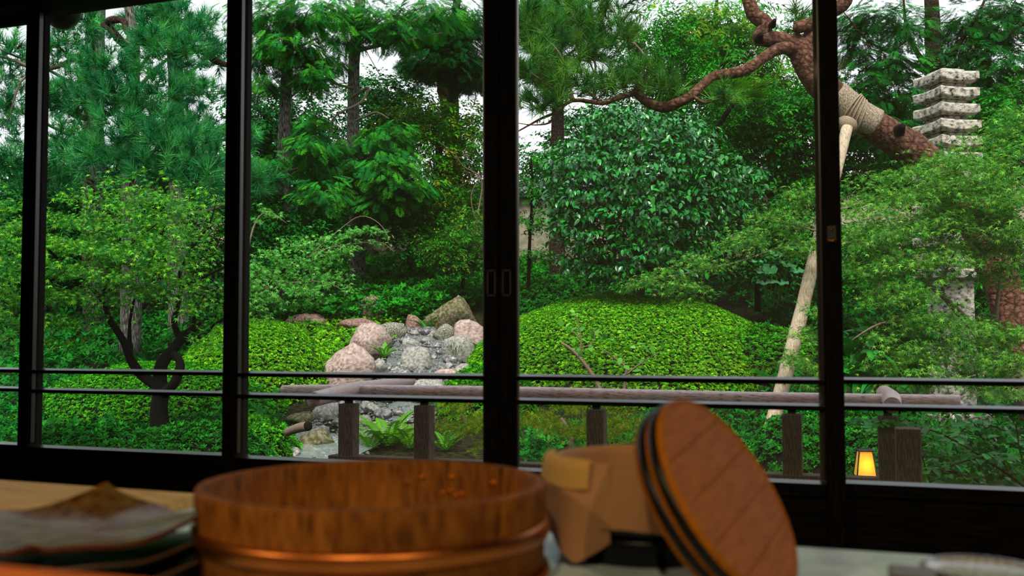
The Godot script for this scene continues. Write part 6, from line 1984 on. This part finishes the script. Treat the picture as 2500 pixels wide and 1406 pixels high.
	for c in [[-1, 1], [1, 1], [1, -1], [-1, -1]]:
		part("corner_bar", rope([Vector3(c[0] * lw * 0.5, 0, c[1] * lw * 0.5), Vector3(c[0] * lw * 0.42, lh * 0.5, c[1] * lw * 0.42), Vector3(c[0] * lw * 0.34, lh, c[1] * lw * 0.34)], 0.0045, 5), mats.black, lan)
	part("cap", block(Vector3(-lw * 0.4, lh, -lw * 0.4), Vector3(lw * 0.4, lh + 0.012, lw * 0.4), 0.003), mats.black, lan)
	part("stake", rope([Vector3(0, 0, 0), Vector3(0, -0.2, 0), Vector3(0, ground(la.x, la.z) - la.y - 0.05, 0)], 0.012), mats.black, lan)
	var l := OmniLight3D.new()
	l.name = "lantern_light"
	l.light_color = Color(1.0, 0.7, 0.25)
	l.light_energy = 0.02
	l.light_size = 0.05
	l.omni_range = 8.0
	l.omni_attenuation = 2.0
	l.shadow_enabled = true
	l.position = Vector3(0, lh * 0.5, lw * 0.75)
	lan.add_child(l, true)

	var sg := on_ground(1492, 716)
	var sign_ := thing("plant_sign", "small white sign plate standing at the edge of the azalea mound", "sign", sg)
	var d := seen_at(sg).z
	part("plate", block(Vector3(-0.055, 0.5, -0.004), Vector3(0.055, 0.62, 0.004), 0.002), plain("white_plate", Color(0.85, 0.85, 0.85), 0.6), sign_, Transform3D(Basis(Vector3.UP, 0.33) * Basis(Vector3.BACK, 0.1) * Basis(Vector3.RIGHT, -0.4), Vector3(0, at(1488, 716, d).y - sg.y + 0.0 - 0.5, 0.2)))
	part("stake", rope([Vector3(0, -0.05, 0), Vector3(0, 0.1, 0.05), Vector3(0, at(1488, 716, d).y - sg.y + 0.02, 0.0)], 0.008), mats.black, sign_)
	var sp := at(1097, 662, 16.5)
	var spot := thing("garden_spotlight", "black garden spotlight on the green bank left of the double post", "spotlight", sp)
	st = begin()
	lathe(st, [[0.0, -0.07], [0.05, -0.06], [0.062, 0.0], [0.065, 0.05], [0.055, 0.06], [0.0, 0.05]], 20)
	part("head", finish(st), mats.black, spot, Transform3D(Basis(turned.z, -1.35) * Basis(Vector3.RIGHT, 0.3), Vector3.ZERO))
	part("stake", rope([Vector3(0, 0.0, 0), Vector3(0, -0.1, 0), Vector3(0, ground(sp.x, sp.z) - sp.y - 0.05, 0)], 0.012), mats.black, spot)

	# the wires against the sky
	var wires := [[[560, 216], [1200, 158], 46.0], [[560, 222], [1200, 168], 46.4], [[1800, 88], [2560, 20], 44.0], [[1800, 97], [2560, 30], 44.4], [[880, 100], [960, 240], 42.0]]
	var tells := ["upper of the two power lines left of the double post", "lower of the two power lines left of the double post", "upper of the two power lines behind the red pine", "lower of the two power lines behind the red pine", "steep guy wire crossing the gap right of the right grey trunk"]
	for k in wires.size():
		var e: Array = wires[k]
		var a := at(e[0][0], e[0][1], e[2])
		var b := at(e[1][0], e[1][1], e[2])
		var ext := (b - a) * (0.25 if k < 4 else 0.02)
		var wire := part("power_line", rope([a - ext - a, (b - a) * 0.5 - Vector3(0, 0.25 if k < 4 else 0.0, 0), b - a + ext], 0.03 if k < 4 else 0.02, 6, 8), mats.black, self, Transform3D(Basis.IDENTITY, a))
		tag(wire, tells[k], "cable")


func build_pagoda() -> void:
	var d := 9.6
	var top := at(2308, 180, d)
	var pitch := 39.5 / FOCAL * d
	var w := 106.0 / FOCAL * d
	var base_y := ground(top.x, top.z)
	var o := thing("stone_pagoda", "tall weathered stone pagoda with stacked eaves at right", "pagoda", Vector3(top.x, base_y, top.z))
	o.rotation.y = 0.3332 + 0.22
	var y := top.y - base_y
	var tiers := 13
	for k in tiers:
		var s := w * (1.0 + 0.012 * k)
		var y1 := y - k * pitch
		# the roof: a sloping top, a thick edge that lifts at the corners, a slanting underside
		var n := 8
		var st := begin()
		st.set_smooth_group(-1)
		var lift := func(u: float) -> float: return 0.02 * pow(absf(u), 3.0)
		var rows := []
		for v in [[0.3, -0.005, 0.0], [0.33, 0.0, 0.0], [0.45, -0.026, 0.7], [0.492, -0.036, 1.0], [0.5, -0.044, 1.0], [0.5, -0.108, 1.0], [0.49, -0.116, 0.9], [0.36, -0.128, 0.0], [0.0, -0.13, 0.0]]:
			var row := PackedVector3Array()
			for c in 4:
				for j in n:
					var u := lerpf(-1.0, 1.0, float(j) / n)
					var p := Vector3(u * v[0], 0.0, v[0]).rotated(Vector3.UP, PI / 2 * c)
					var q := p * s + Vector3(0.0, y1 + v[1] + lift.call(u) * v[2], 0.0)
					q += Vector3.ONE * 0.006 * bumps.get_noise_3dv((q + Vector3(k, 0, 0)) * 220.0)
					row.append(q)
			rows.append(row)
		grid(st, rows, true, true)
		part("roof_stone", finish(st), mats.pagoda, o)
		part("body_stone", block(Vector3(-s * 0.31, y1 - pitch - 0.006, -s * 0.31), Vector3(s * 0.31, y1 - 0.12, s * 0.31), 0.006), mats.pagoda, o)
	var yb := y - tiers * pitch
	part("top_block", block(Vector3(-w * 0.3, y - 0.02, -w * 0.3), Vector3(w * 0.3, y + 0.02, w * 0.3), 0.012), mats.pagoda, o)
	part("shaft_stone", block(Vector3(-w * 0.36, 0.12, -w * 0.36), Vector3(w * 0.36, maxf(0.2, yb + 0.02), w * 0.36), 0.012), mats.pagoda, o)
	part("base_stone", block(Vector3(-w * 0.62, -0.1, -w * 0.62), Vector3(w * 0.62, 0.13, w * 0.62), 0.02), mats.pagoda, o)
